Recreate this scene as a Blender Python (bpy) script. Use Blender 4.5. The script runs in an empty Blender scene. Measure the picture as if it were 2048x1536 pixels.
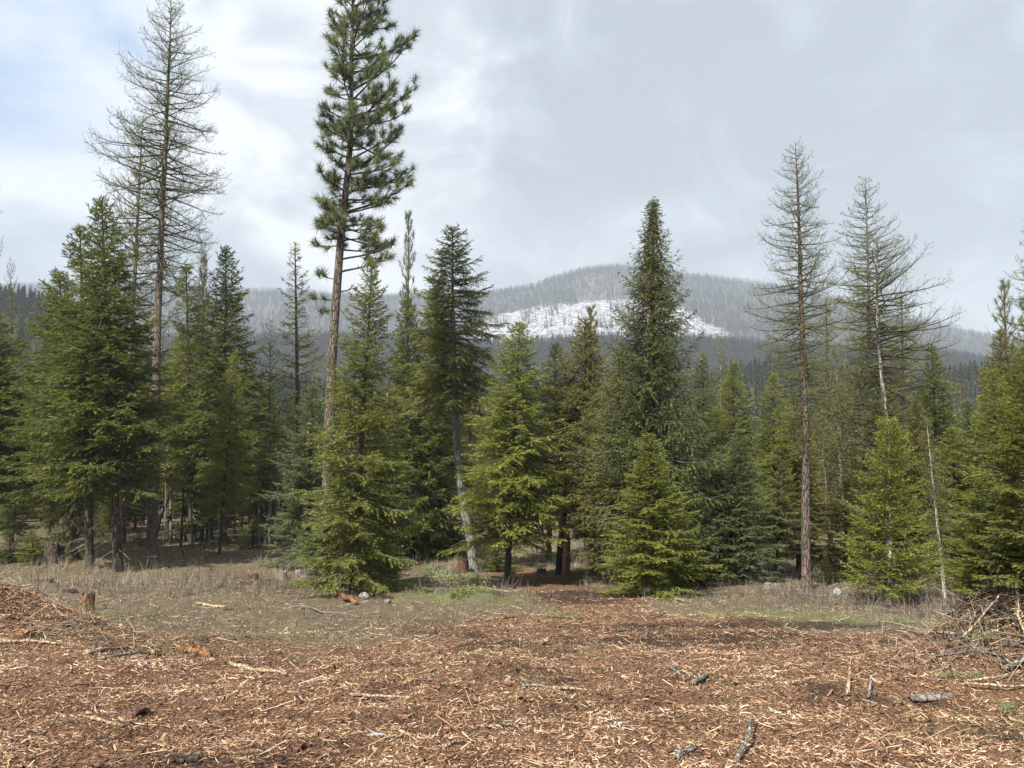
import bpy, math, random
import numpy as np
from math import radians, sin, cos, pi

# ------------------------------------------------------------------ camera, sky, sun, exposure
S = bpy.context.scene
COL = S.collection
CAMZ = 1.7
F = 1500.0
TH = math.atan((1000.0 - 768.0) / F)
cam = bpy.data.cameras.new('camera'); camo = bpy.data.objects.new('camera', cam); COL.objects.link(camo)
cam.sensor_width = 36.0; cam.lens = 36.0 * F / 2048.0; cam.clip_start = 0.1; cam.clip_end = 20000
camo.location = (0, 0, CAMZ); camo.rotation_euler = (pi / 2 + TH, 0, 0)
S.camera = camo
SUN_EL, SUN_AZ = radians(46), radians(-150)      # azimuth clockwise from +Y
SUNDIR = np.array([sin(SUN_AZ) * cos(SUN_EL), cos(SUN_AZ) * cos(SUN_EL), sin(SUN_EL)])

W = bpy.data.worlds.new('World'); S.world = W; W.use_nodes = True
SKY_STRENGTH, CLOUD_GAIN = 0.09, 0.50
sun = bpy.data.lights.new('sun', 'SUN'); suno = bpy.data.objects.new('sun', sun); COL.objects.link(suno)
sun.energy = 5.0; sun.angle = radians(0.9); sun.color = (1.0, 0.94, 0.84)
from mathutils import Vector, Matrix
suno.rotation_euler = Vector(-SUNDIR).to_track_quat('-Z', 'Y').to_euler()
S.view_settings.view_transform = 'Standard'; S.view_settings.look = 'None'
S.view_settings.gamma = 1.0; S.view_settings.exposure = 1.08; S.view_settings.use_curve_mapping = False
S.render.engine = 'CYCLES'
cy = S.cycles
cy.max_bounces = 5; cy.diffuse_bounces = 3; cy.glossy_bounces = 1; cy.transmission_bounces = 3
cy.transparent_max_bounces = 4; cy.volume_bounces = 0; cy.caustics_reflective = False; cy.caustics_refractive = False
cy.use_denoising = True; cy.denoiser = "OPENIMAGEDENOISE"; cy.denoising_input_passes = "RGB_ALBEDO_NORMAL"; cy.denoising_prefilter = "ACCURATE"
cy.use_adaptive_sampling = True; cy.adaptive_threshold = 0.02

# ------------------------------------------------------------------ node helpers
class NT:
    def __init__(s, tree): s.t = tree; s.n = tree.nodes; s.l = tree.links
    def new(s, typ, **kw):
        nd = s.n.new(typ)
        for k, v in kw.items(): setattr(nd, k, v)
        return nd
    def link(s, a, b): s.l.new(a, b)
    def math(s, op, a, b=None, clamp=False):
        nd = s.new('ShaderNodeMath', operation=op, use_clamp=clamp)
        for i, v in enumerate((a, b)):
            if v is None: continue
            if isinstance(v, (int, float)): nd.inputs[i].default_value = v
            else: s.link(v, nd.inputs[i])
        return nd.outputs[0]
    def mix(s, fac, a, b, mode='MIX'):
        nd = s.new('ShaderNodeMix', data_type='RGBA', blend_type=mode)
        for i, v in ((0, fac), (6, a), (7, b)):
            if isinstance(v, (int, float)): nd.inputs[i].default_value = v
            elif isinstance(v, tuple): nd.inputs[i].default_value = (v[0], v[1], v[2], 1)
            else: s.link(v, nd.inputs[i])
        return nd.outputs[2]
    def ramp(s, fac, stops):
        nd = s.new('ShaderNodeValToRGB'); cr = nd.color_ramp
        while len(cr.elements) < len(stops): cr.elements.new(0.5)
        for e, (p, c) in zip(cr.elements, stops):
            e.position = p; e.color = (c[0], c[1], c[2], 1) if isinstance(c, tuple) else (c, c, c, 1)
        s.link(fac, nd.inputs[0]); return nd.outputs[0]
    def noise(s, vec, scale, detail=3, rough=0.55, dist=0.0):
        nd = s.new('ShaderNodeTexNoise'); nd.inputs['Scale'].default_value = scale
        nd.inputs['Detail'].default_value = detail; nd.inputs['Roughness'].default_value = rough
        nd.inputs['Distortion'].default_value = dist
        if vec is not None: s.link(vec, nd.inputs['Vector'])
        return nd.outputs[0]
    def mapping(s, vec, scale=(1, 1, 1), loc=(0, 0, 0)):
        nd = s.new('ShaderNodeMapping'); nd.inputs['Scale'].default_value = scale; nd.inputs['Location'].default_value = loc
        s.link(vec, nd.inputs[0]); return nd.outputs[0]

def pixdir(px, py):
    u = (px - 1024) / F; v = (768 - py) / F
    return np.array([u, cos(TH) - v * sin(TH), sin(TH) + v * cos(TH)])

# ------------------------------------------------------------------ world: sky texture behind a broken cloud sheet
def build_world():
    n = NT(W.node_tree); n.n.clear()
    out = n.new('ShaderNodeOutputWorld'); bg = n.new('ShaderNodeBackground')
    sky = n.new('ShaderNodeTexSky'); sky.sky_type = 'NISHITA'; sky.sun_disc = False
    sky.sun_elevation = SUN_EL; sky.sun_rotation = SUN_AZ; sky.air_density = 1.0; sky.dust_density = 1.5
    tc = n.new('ShaderNodeTexCoord'); g = tc.outputs['Generated']
    sep = n.new('ShaderNodeSeparateXYZ'); n.link(g, sep.inputs[0])
    z = n.math('ADD', n.math('MAXIMUM', sep.outputs[2], 0.0), 0.22)
    cx = n.math('DIVIDE', sep.outputs[0], z); cyy = n.math('DIVIDE', sep.outputs[1], z)
    cmb = n.new('ShaderNodeCombineXYZ'); n.link(cx, cmb.inputs[0]); n.link(cyy, cmb.inputs[1])
    v = cmb.outputs[0]
    def blob(px, py, width):
        d = pixdir(px, py); d = d / np.linalg.norm(d)
        dt = n.new('ShaderNodeVectorMath', operation='DISTANCE'); n.link(g, dt.inputs[0]); dt.inputs[1].default_value = tuple(d)
        q = n.math('DIVIDE', dt.outputs['Value'], width)
        return n.math('POWER', 2.718, n.math('MULTIPLY', n.math('MULTIPLY', q, q), -1.0))
    n1 = n.noise(v, 1.1, 5, 0.52, 0.4)
    n2 = n.noise(n.mapping(g, (1, 1, 1.7), (7.3, 2.1, 0)), 4.6, 8, 0.58, 0.9)
    n3 = n.noise(n.mapping(v, (0.6, 1, 1), (1.3, 9.1, 0)), 0.8, 3, 0.5, 0.0)
    # grey underside / bright thin parts of the cloud sheet
    t = n.math('ADD', n.math('MULTIPLY', n1, 1.7), n.math('MULTIPLY', n2, 2.7))
    t = n.math('ADD', t, n.math('MULTIPLY', n3, 0.5))
    t = n.math('SUBTRACT', t, 1.47)
    for px, py, w, a in ((60, 250, 0.16, 0.34), (700, 150, 0.30, 0.16), (1440, 470, 0.13, 0.20), (900, 40, .16, -.03), (1650, 200, 0.42, -0.20),
                         (1150, 330, 0.22, -0.12), (1150, 470, .08, .14), (1330, 300, .12, -.10), (1930, 400, .10, .12), (250, 180, .10, .10), (560, 60, .10, -.1), (2000, 480, .15, .10), (1250, 150, .3, -.1), (480, 560, .25, .06)):
        t = n.math('ADD', t, n.math('MULTIPLY', blob(px, py, w), a * 1.5))
    cloud = n.ramp(n.math('SUBTRACT', t, 0.45), [(0.10, (0.44, 0.50, 0.58)), (0.38, (0.55, 0.62, 0.70)), (0.60, (0.70, 0.76, 0.83)), (0.95, (1.06, 1.08, 1.10))])
    horiz = n.ramp(sep.outputs[2], [(0.0, 0.85), (0.14, 0.62), (0.42, 0.0)])
    cloud = n.mix(n.math('MULTIPLY', horiz, 0.35), cloud, (0.62, 0.71, 0.81))
    gain = n.new('ShaderNodeVectorMath', operation='SCALE'); n.link(cloud, gain.inputs[0]); gain.inputs['Scale'].default_value = CLOUD_GAIN
    ss = n.new('ShaderNodeVectorMath', operation='SCALE'); n.link(sky.outputs[0], ss.inputs[0]); ss.inputs['Scale'].default_value = SKY_STRENGTH
    gap = n.math('ADD', n.math('MULTIPLY', blob(30, 50, 0.155), 1.3), n.math('MULTIPLY', blob(330, 10, 0.10), 0.25))
    gap = n.math('MULTIPLY', gap, n.ramp(n2, [(0.30, 1.0), (0.62, 0.35)]))
    gap = n.math('ADD', gap, n.math('MULTIPLY', n.ramp(n1, [(0.62, 0.0), (0.75, 1.0)]), 0.12), clamp=True)
    bluesky = n.mix(0.80, ss.outputs[0], (0.19, 0.285, 0.45))
    c = n.mix(n.math('MULTIPLY', gap, 0.9), gain.outputs[0], bluesky)
    n.link(c, bg.inputs[0]); bg.inputs[1].default_value = 1.0
    n.link(bg.outputs[0], out.inputs[0])
build_world()

# ------------------------------------------------------------------ materials
def new_mat(name):
    m = bpy.data.materials.new(name); m.use_nodes = True
    n = NT(m.node_tree); n.n.clear()
    out = n.new('ShaderNodeOutputMaterial')
    return m, n, out
def bump(n, h, strength=0.5, dist=0.02):
    b = n.new('ShaderNodeBump'); b.inputs['Strength'].default_value = strength; b.inputs['Distance'].default_value = dist
    n.link(h, b.inputs['Height']); return b.outputs[0]
def princ(n, out, col, rough=0.85, nrm=None, spec=0.25):
    p = n.new('ShaderNodeBsdfPrincipled')
    if isinstance(col, tuple): p.inputs['Base Color'].default_value = (*col, 1)
    else: n.link(col, p.inputs['Base Color'])
    p.inputs['Roughness'].default_value = rough; p.inputs['Specular IOR Level'].default_value = spec
    if nrm is not None: n.link(nrm, p.inputs['Normal'])
    n.link(p.outputs[0], out.inputs[0]); return p

def mat_foliage():
    m, n, out = new_mat('needles')
    oi = n.new('ShaderNodeObjectInfo'); at = n.new('ShaderNodeAttribute', attribute_name='tint')
    geo = n.new('ShaderNodeNewGeometry')
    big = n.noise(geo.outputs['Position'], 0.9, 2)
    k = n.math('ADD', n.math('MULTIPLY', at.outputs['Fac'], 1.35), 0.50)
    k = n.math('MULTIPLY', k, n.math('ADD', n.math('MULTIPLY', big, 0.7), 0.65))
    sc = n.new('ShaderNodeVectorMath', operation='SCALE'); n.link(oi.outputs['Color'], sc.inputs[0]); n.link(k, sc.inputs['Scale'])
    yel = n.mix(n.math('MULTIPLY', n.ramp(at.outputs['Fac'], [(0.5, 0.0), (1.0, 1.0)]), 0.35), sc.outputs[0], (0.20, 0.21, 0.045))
    p = n.new('ShaderNodeBsdfPrincipled'); n.link(yel, p.inputs['Base Color']); p.inputs['Roughness'].default_value = 0.55
    p.inputs['Specular IOR Level'].default_value = 0.28
    tr = n.new('ShaderNodeBsdfTranslucent'); n.link(yel, tr.inputs[0])
    mx = n.new('ShaderNodeMixShader'); mx.inputs[0].default_value = 0.38
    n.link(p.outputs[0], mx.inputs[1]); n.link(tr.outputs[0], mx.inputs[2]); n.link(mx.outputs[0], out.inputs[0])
    return m
def mat_bark(name, c1, c2, c3, vs=1.0, flak=0.5):
    m, n, out = new_mat(name)
    tc = n.new('ShaderNodeTexCoord'); oi = n.new('ShaderNodeObjectInfo')
    add = n.new('ShaderNodeVectorMath', operation='ADD'); n.link(tc.outputs['Object'], add.inputs[0])
    rv = n.new('ShaderNodeCombineXYZ'); n.link(n.math('MULTIPLY', oi.outputs['Random'], 50.0), rv.inputs[2]); n.link(rv.outputs[0], add.inputs[1])
    v = add.outputs[0]
    a = n.noise(n.mapping(v, (9 * vs, 9 * vs, 1.7 * vs)), 1.6, 5, 0.65, 0.6)
    b = n.noise(n.mapping(v, (3, 3, 1.1)), 1.0, 3)
    w = n.new('ShaderNodeTexVoronoi', feature='DISTANCE_TO_EDGE'); w.inputs['Scale'].default_value = 5.0 * vs
    n.link(n.mapping(v, (2.4, 2.4, 0.6)), w.inputs['Vector'])
    crack = n.ramp(w.outputs['Distance'], [(0.0, 0.0), (0.14, 1.0)])
    c = n.mix(n.ramp(a, [(0.36, 0.0), (0.64, 1.0)]), c1, c2)
    c = n.mix(n.ramp(b, [(0.45, 0.0), (0.72, 0.8)]), c, c3)
    c = n.mix(n.math('MULTIPLY', n.math('SUBTRACT', 1.0, crack), flak), c, tuple(x * 0.28 for x in c1))
    h = n.math('ADD', n.math('MULTIPLY', a, 0.6), crack)
    princ(n, out, c, 0.9, bump(n, h, 0.8, 0.04), 0.15)
    return m
def mat_tint(name, stops, rough=0.85, attr='tint', scale=30.0, var=0.5, spec=0.2, trans=0.0):
    """colour picked by the per-piece 'tint' value, with a little grain"""
    m, n, out = new_mat(name)
    at = n.new('ShaderNodeAttribute', attribute_name=attr); tc = n.new('ShaderNodeTexCoord')
    c = n.ramp(at.outputs['Fac'], stops)
    g = n.noise(tc.outputs['Object'], scale, 2)
    k = n.math('ADD', n.math('MULTIPLY', g, var), 1 - var * 0.5)
    sc = n.new('ShaderNodeVectorMath', operation='SCALE'); n.link(c, sc.inputs[0]); n.link(k, sc.inputs['Scale'])
    p = princ(n, out, sc.outputs[0], rough, None, spec)
    return m
M = {}
M['needles'] = mat_foliage()
M['bark_dark'] = mat_bark('dark_fir_bark', (0.055, 0.046, 0.036), (0.115, 0.10, 0.08), (0.09, 0.095, 0.065))
M['bark_pine'] = mat_bark('grey_brown_pine_bark', (0.085, 0.068, 0.056), (0.22, 0.185, 0.16), (0.12, 0.09, 0.07), 1.0, 0.85)
M['bark_larch'] = mat_bark('reddish_larch_bark', (0.12, 0.09, 0.07), (0.27, 0.23, 0.20), (0.22, 0.15, 0.105), 0.8, 0.8)
M['bark_larch_red'] = mat_bark('red_brown_larch_bark', (0.085, 0.062, 0.050), (0.22, 0.165, 0.135), (0.12, 0.105, 0.09), 1.2, 0.8)
M['bark_pale'] = mat_bark('pale_grey_bark', (0.27, 0.25, 0.22), (0.50, 0.48, 0.43), (0.22, 0.18, 0.13), 0.7, 0.5)
M['bark_grey'] = mat_bark('grey_fir_bark', (0.13, 0.125, 0.11), (0.30, 0.29, 0.265), (0.16, 0.15, 0.12), 0.8, 0.4)
M['twig_larch'] = mat_tint('larch_twigs', [(0.0, (0.032, 0.026, 0.021)), (0.45, (0.075, 0.070, 0.036)), (0.75, (0.16, 0.18, 0.055)), (1.0, (0.24, 0.28, 0.08))])
M['twig_grey'] = mat_tint('grey_twigs', [(0.0, (0.08, 0.07, 0.06)), (1.0, (0.25, 0.22, 0.18))])

# ------------------------------------------------------------------ numpy mesh helpers
def smooth01(x): x = np.clip(x, 0, 1); return x * x * (3 - 2 * x)
_lat = np.random.RandomState(11).rand(256, 256)
def vnoise(x, y):
    xi = np.floor(x).astype(int); yi = np.floor(y).astype(int); fx = x - xi; fy = y - yi
    fx = fx * fx * (3 - 2 * fx); fy = fy * fy * (3 - 2 * fy)
    a = _lat[xi % 256, yi % 256]; b = _lat[(xi + 1) % 256, yi % 256]; c = _lat[xi % 256, (yi + 1) % 256]; d = _lat[(xi + 1) % 256, (yi + 1) % 256]
    return (a * (1 - fx) + b * fx) * (1 - fy) + (c * (1 - fx) + d * fx) * fy
def fbm(x, y, o=4):
    s = 0.0; a = 0.5; t = 0
    for i in range(o): s = s + a * vnoise(x + 17.3 * i, y + 9.1 * i); t += a; a *= 0.5; x = x * 2.03; y = y * 2.03
    return s / t

def mk_mesh(name, V, T, mats, tint=None, mi=None, smooth=False, quads=None):
    V = np.asarray(V, np.float32).reshape(-1, 3); T = np.asarray(T, np.int32).reshape(-1, 3)
    me = bpy.data.meshes.new(name)
    me.vertices.add(len(V)); me.vertices.foreach_set('co', V.ravel())
    me.loops.add(len(T) * 3); me.loops.foreach_set('vertex_index', T.ravel())
    me.polygons.add(len(T)); me.polygons.foreach_set('loop_start', np.arange(0, len(T) * 3, 3, dtype=np.int32))
    for m in (mats if isinstance(mats, (list, tuple)) else [mats]): me.materials.append(m)
    if mi is not None: me.polygons.foreach_set('material_index', np.asarray(mi, np.int32))
    me.polygons.foreach_set('use_smooth', np.full(len(T), smooth))
    if tint is not None:
        a = me.attributes.new('tint', 'FLOAT', 'POINT'); a.data.foreach_set('value', np.asarray(tint, np.float32).ravel())
    me.update(calc_edges=True); me.validate()
    return me
class Acc:
    def __init__(s): s.V = []; s.T = []; s.C = []; s.n = 0
    def add(s, V, T, c=0.5):
        V = np.asarray(V, float).reshape(-1, 3); T = np.asarray(T, int).reshape(-1, 3)
        s.V.append(V); s.T.append(T + s.n); s.C.append(np.broadcast_to(np.asarray(c, float).ravel() if np.ndim(c) else c, (len(V),)).copy()); s.n += len(V)
    def mesh(s, name, mats, smooth=False):
        return mk_mesh(name, np.concatenate(s.V), np.concatenate(s.T), mats, np.concatenate(s.C), smooth=smooth)
def norm(v): return v / np.maximum(np.linalg.norm(v, axis=-1, keepdims=True), 1e-9)
def tubes(P, R, sides=5, cap=False):
    """P (B,n,3) R (B,n) -> verts, tris"""
    P = np.asarray(P, float); R = np.asarray(R, float)
    if P.ndim == 2: P = P[None]; R = R[None]
    B, n, _ = P.shape
    Tn = np.empty_like(P); Tn[:, 1:-1] = P[:, 2:] - P[:, :-2]; Tn[:, 0] = P[:, 1] - P[:, 0]; Tn[:, -1] = P[:, -1] - P[:, -2]
    Tn = norm(Tn)
    mean = norm(P[:, -1] - P[:, 0])
    ref = np.where(np.abs(mean[:, 2:3]) > 0.8, np.array([[1.0, 0, 0]]), np.array([[0, 0, 1.0]]))[:, None, :]
    A = norm(np.cross(Tn, np.broadcast_to(ref, Tn.shape))); Bv = np.cross(Tn, A)
    th = np.arange(sides) * 2 * pi / sides
    V = P[:, :, None, :] + R[:, :, None, None] * (np.cos(th)[None, None, :, None] * A[:, :, None, :] + np.sin(th)[None, None, :, None] * Bv[:, :, None, :])
    V = V.reshape(-1, 3)
    i = np.arange(n - 1)[:, None] * sides; j = np.arange(sides)[None]; j2 = (j + 1) % sides
    a = (i + j).ravel(); b = (i + j2).ravel(); c = (i + sides + j2).ravel(); d = (i + sides + j).ravel()
    t = np.concatenate([np.stack([a, b, c], 1), np.stack([a, c, d], 1)])
    if cap:
        f = np.arange(1, sides - 1); e = (n - 1) * sides
        t = np.concatenate([t, np.stack([0 * f, f + 1, f], 1), np.stack([0 * f + e, f + e, f + 1 + e], 1)])
    T = (t[None] + (np.arange(B) * n * sides)[:, None, None]).reshape(-1, 3)
    return V, T
def spikes(base, d, L, Wd, side):
    """thin triangles; base (N,3), d unit dir, L,Wd (N,)"""
    s = side * (Wd / 2)[:, None]
    V = np.stack([base - s, base + s, base + d * L[:, None]], 1).reshape(-1, 3)
    return V, np.arange(len(V)).reshape(-1, 3)

# ------------------------------------------------------------------ objects
def tag(o, label=None, cat=None, group=None, kind=None):
    if label: o['label'] = label
    if cat: o['category'] = cat
    if group: o['group'] = group
    if kind: o['kind'] = kind
    return o
def obj(name, me, parent=None, loc=(0, 0, 0)):
    o = bpy.data.objects.new(name, me); COL.objects.link(o); o.location = loc
    if parent: o.parent = parent
    return o
def empty(name, loc, rz=0.0):
    o = bpy.data.objects.new(name, None); COL.objects.link(o); o.location = loc; o.rotation_euler = (0, 0, rz); o.empty_display_size = 0.3
    return o
def noshadowless(o): return o

# ------------------------------------------------------------------ terrain
_gy = [-40, 0, 3, 8, 15, 22, 26, 32, 45, 60, 95]
_gz = [1.0, 0.1, 0, -0.22, -0.60, -0.97, -1.15, -1.25, -0.95, -0.35, 0.45]
def mound(x, y, cx, cy_, h, sx, sy, p=1.0):
    return h * np.exp(-(((x - cx) / sx) ** 2 + ((y - cy_) / sy) ** 2) ** p)
def G(x, y):
    x = np.asarray(x, float); y = np.asarray(y, float)
    z = np.interp(y, _gy, _gz)
    z = z + (fbm(x * 0.11 + 30, y * 0.11 + 8, 3) - 0.5) * 0.5 * smooth01((y - 8) / 15)
    z = z + (fbm(x * 0.9 + 5, y * 0.9, 3) - 0.5) * 0.16 + (fbm(x * 3.1, y * 3.1, 3) - 0.5) * 0.13
    z = z + mound(x, y, -8.2, 10.6, 1.22, 2.0, 1.8) + mound(x, y, -5.2, 8.6, 0.16, 1.4, 1.2)
    z = z + mound(x, y, 6.4, 9.2, 1.52, 1.0, 1.1) + mound(x, y, 5.6, 8.3, 0.25, 0.8, 0.8)
    z = z + mound(x, y, -1.6, 21.5, 0.22, 2.4, 2.2)
    # churned ruts and the dug trench edges
    z = z - mound(x, y, -0.8, 9.6, 0.10, 0.75, 0.22) + mound(x, y, -0.7, 9.1, 0.07, 0.9, 0.25)
    z = z - mound(x, y, 2.9, 7.6, 0.11, 1.6, 0.25) + mound(x, y, 3.0, 8.0, 0.09, 1.5, 0.25)
    z = z + mound(x, y, 2.0, 22.0, 0.10, 1.0, 0.5) - mound(x, y, 2.0, 20.6, 0.10, 1.3, 0.5) + mound(x, y, 1.8, 17.8, .06, 1.2, .3)
    z = z + mound(x, y, 5.0, 14.6, 0.08, 1.8, 0.25)
    return z
def P(px, py, Y):
    d = pixdir(px, py); return np.array([0, 0, CAMZ]) + d * (Y / d[1])
_ys = np.concatenate([np.linspace(3, 30, 1500), np.linspace(30.1, 95, 900)])
def hit(px, py):
    d = pixdir(px, py); p = d[None] * (_ys / d[1])[:, None]; z = p[:, 2] + CAMZ
    b = np.nonzero(z <= G(p[:, 0], p[:, 1]))[0]
    i = b[0] if len(b) else len(_ys) - 1
    return np.array([p[i, 0], p[i, 1], float(G(p[i, 0], p[i, 1]))])
def onground(x, y): return np.array([x, y, float(G(x, y))])

def elev(px, py):  # column tangent and elevation tangent of a pixel
    d = pixdir(px, py); return d[0] / d[1], d[2] / d[1]
def prof(pts):
    a = np.array([elev(*p) for p in pts]); return lambda t: np.interp(t, a[:, 0], a[:, 1])
crestA = prof([(-900, 610), (-300, 585), (250, 575), (470, 588), (600, 592), (760, 600), (960, 594), (1000, 590), (1060, 580), (1110, 563), (1160, 548), (1210, 542), (1260, 540), (1310, 545),
               (1360, 555), (1420, 562), (1500, 570), (1560, 580), (1640, 598), (1700, 612), (1780, 632), (1860, 652), (1900, 662), (1960, 676), (2048, 692), (2400, 740), (3000, 760)])
crestB = prof([(-900, 690), (0, 690), (470, 690), (700, 686), (940, 700), (1000, 698), (1100, 692), (1230, 686), (1400, 690), (1480, 696), (1560, 706), (1700, 712), (1850, 712), (1990, 736), (2400, 760), (3000, 780)])
crestC = prof([(-900, 590), (-100, 600), (0, 608), (60, 620), (130, 650), (240, 720), (400, 780), (700, 800), (1000, 810), (1380, 800), (1480, 770), (1560, 752), (1640, 760), (1780, 800), (1850, 790), (1950, 770), (2048, 760), (2400, 730), (3000, 700)])
def H(x, y):
    """height of the land beyond the wood"""
    t = x / y
    e0 = (G(x, np.minimum(y, 95.0)) - CAMZ) / 95.0
    eC, eB, eA = crestC(t), crestB(t), crestA(t)
    k = lambda a, b: smooth01((y - a) / (b - a))
    e = e0 + (np.minimum(eC, 0.30) - e0) * k(140, 430)
    e = e + (np.minimum(eC - 0.06, eB - 0.09) - e) * k(440, 640)
    e = e + (eB - e) * k(660, 1000)
    e = e + (eB - 0.035 - e) * k(1010, 1250)
    lin = np.clip((y - 1300) / 900, 0, 1)
    e = e + (eA - e) * (lin ** 0.9)
    e = e + (eA - 0.12 - e) * k(2250, 3300)
    z = CAMZ + e * y
    z = z + (fbm(x * 0.012, y * 0.012, 4) - 0.5) * 22 * smooth01((y - 1250) / 400) * (1 - smooth01((y - 1950) / 250) * 0.8)
    return z

# ------------------------------------------------------------------ ground sheet
def grid_mesh(name, xs, ys, zf, mat, attrs):
    X, Y = np.meshgrid(xs, ys); Z = zf(X, Y)
    V = np.stack([X, Y, Z], -1).reshape(-1, 3); nx = len(xs); ny = len(ys)
    i = (np.arange(ny - 1)[:, None] * nx + np.arange(nx - 1)[None]).ravel()
    T = np.concatenate([np.stack([i, i + 1, i + nx + 1], 1), np.stack([i, i + nx + 1, i + nx], 1)])
    me = mk_mesh(name, V, T, mat, smooth=True)
    for k, f in attrs.items():
        a = me.attributes.new(k, 'FLOAT', 'POINT'); a.data.foreach_set('value', f(X, Y).astype(np.float32).ravel())
    return me
def segdist(x, y, pts):
    best = np.full(np.shape(x), 1e9)
    for (x0, y0), (x1, y1) in zip(pts[:-1], pts[1:]):
        dx, dy = x1 - x0, y1 - y0; t = np.clip(((x - x0) * dx + (y - y0) * dy) / (dx * dx + dy * dy), 0, 1)
        best = np.minimum(best, np.hypot(x - x0 - t * dx, y - y0 - t * dy))
    return best
TRACK = [(0.5, 6), (1.3, 12), (2.0, 17), (2.3, 20), (1.6, 24), (0.4, 30), (-1.5, 40), (-3, 60)]
def chip_mask(x, y):
    edge = 14.5 + (fbm(x * 0.5, y * 0.5 + 40) - 0.5) * 7 - smooth01((x - 3.5) / 4.0) * 2.6 - smooth01((-x + 0.5) / 4.0) * 3.2 + mound(x, y, 2.0, 15, 3.0, 2.0, 8)
    m = 1 - smooth01((y - edge + 3.0) / 6.0)
    m = np.maximum(m, mound(x, y, -8.0, 10.6, 1.0, 2.6, 2.4))
    tr = 1 - smooth01((segdist(x, y, TRACK) - 0.8 - (fbm(x * 2, y * 2) - 0.5)) / 0.9)
    return np.maximum(m, tr * 0.9 * (1 - smooth01((y - 30) / 8)))
def green_mask(x, y):
    a = mound(x, y, 4.6, 16.2, 1.0, 2.3, 1.0) + mound(x, y, 7.2, 14.6, 0.95, 2.4, 0.9) + mound(x, y, -1.5, 20.0, 1.1, 2.0, 1.3) + mound(x, y, -4.2, 12.2, 0.35, 2.0, 1.0)
    a = a + mound(x, y, -2.2, 10.5, 0.35, 2.6, 0.9) + mound(x, y, 9.0, 7.0, .4, 1.2, .7) + mound(x, y, 4.1, 6.6, .35, 1.0, .3)
    a = a + 0.30 * smooth01((fbm(x * 0.8 + 71, y * 0.8 + 13, 3) - 0.52) / 0.12) * smooth01((y - 3.5) / 4) * (1 - smooth01((y - 15) / 5))
    return np.clip(a * (0.45 + 1.1 * fbm(x * 1.3 + 3, y * 1.3)), 0, 1)
def dark_mask(x, y):
    d = mound(x, y, -0.8, 9.7, 1.0, 1.0, 0.3) + mound(x, y, 2.9, 7.55, 0.9, 1.7, 0.3) + mound(x, y, 1.9, 21.2, 1.5, 1.3, 2.6) + mound(x, y, 4.6, 14.1, 1.0, 2.4, 0.35)  # far streak on the track: dark soil and painted shade together
    d = d + 0.45 * smooth01((fbm(x * 0.9 + 11, y * 1.5 + 77, 4) - 0.545) / 0.07) * (1 - smooth01((y - 14) / 5))
    d = d + mound(x, y, 3.2, 12.2, 0.8, 3.0, 1.3) + mound(x, y, 4.2, 6.4, 0.6, 0.9, 0.3) + mound(x, y, -1.7, 5.0, 0.4, 1.5, 0.5)
    return np.clip(d * (0.6 + 0.8 * fbm(x * 2.1, y * 2.1 + 7)), 0, 1)
def mat_ground():
    m, n, out = new_mat('forest_ground')
    tc = n.new('ShaderNodeTexCoord'); v = tc.outputs['Object']
    A = lambda k: n.new('ShaderNodeAttribute', attribute_name=k).outputs['Fac']
    f1 = n.noise(v, 38, 5, 0.7); f2 = n.noise(v, 9, 5, 0.65, 0.4); f3 = n.noise(v, 1.3, 4, 0.6); f4 = n.noise(n.mapping(v, (1, 1, 1), (4, 9, 2)), 90, 3, 0.7)
    chips = n.ramp(f1, [(0.28, (0.022, 0.014, 0.010)), (0.45, (0.095, 0.055, 0.035)), (0.56, (0.23, 0.135, 0.082)), (0.70, (0.42, 0.29, 0.18))])
    chips = n.mix(n.ramp(f3, [(0.40, 0.0), (0.62, 0.45)]), chips, (0.11, 0.058, 0.036))
    duff = n.ramp(f1, [(0.28, (0.04, 0.030, 0.021)), (0.46, (0.11, 0.082, 0.056)), (0.60, (0.20, 0.155, 0.105)), (0.75, (0.34, 0.28, 0.20))])
    duff = n.mix(n.ramp(f2, [(0.40, 0.0), (0.68, 0.55)]), duff, (0.10, 0.095, 0.05))
    grass = n.ramp(f4, [(0.3, (0.06, 0.08, 0.03)), (0.52, (0.13, 0.155, 0.06)), (0.7, (0.26, 0.28, 0.13))])
    soil = n.ramp(f1, [(0.35, (0.016, 0.012, 0.010)), (0.56, (0.045, 0.034, 0.026)), (0.75, (0.15, 0.10, 0.065))])  # dark earth of the ruts; also paints the shade on the track
    def edge(a, lo=0.35, hi=0.65):
        t = n.math('ADD', a, n.math('MULTIPLY', n.math('SUBTRACT', f2, 0.5), 0.9)); return n.ramp(t, [(lo, 0.0), (hi, 1.0)])
    c = n.mix(edge(A('chips')), duff, chips)
    c = n.mix(n.math('MULTIPLY', edge(A('green'), 0.3, 0.85), 0.62), c, grass)
    c = n.mix(n.math('MULTIPLY', edge(A('dark'), 0.3, 0.8), 0.85), c, soil)
    h = n.math('ADD', n.math('MULTIPLY', f1, 0.6), n.math('MULTIPLY', f2, 1.0))
    princ(n, out, c, 0.95, bump(n, h, 1.0, 0.05), 0.1)
    return m
M['ground'] = mat_ground()
def sinh_axis(a, n, k): u = np.linspace(-1, 1, n); return a * np.sinh(k * u) / np.sinh(k)
gx = sinh_axis(75, 300, 3.5)
gy = np.concatenate([np.linspace(-15, 3, 20)[:-1], 3 + 92 * (np.expm1(np.linspace(0, 1, 330) * 2.9) / np.expm1(2.9))])
ground = obj('ground', grid_mesh('ground', gx, gy, G, M['ground'], {'chips': chip_mask, 'green': green_mask, 'dark': dark_mask}))
tag(ground, 'brown forest clearing floor of wood chips, duff and thin grass', kind='structure')

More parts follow.
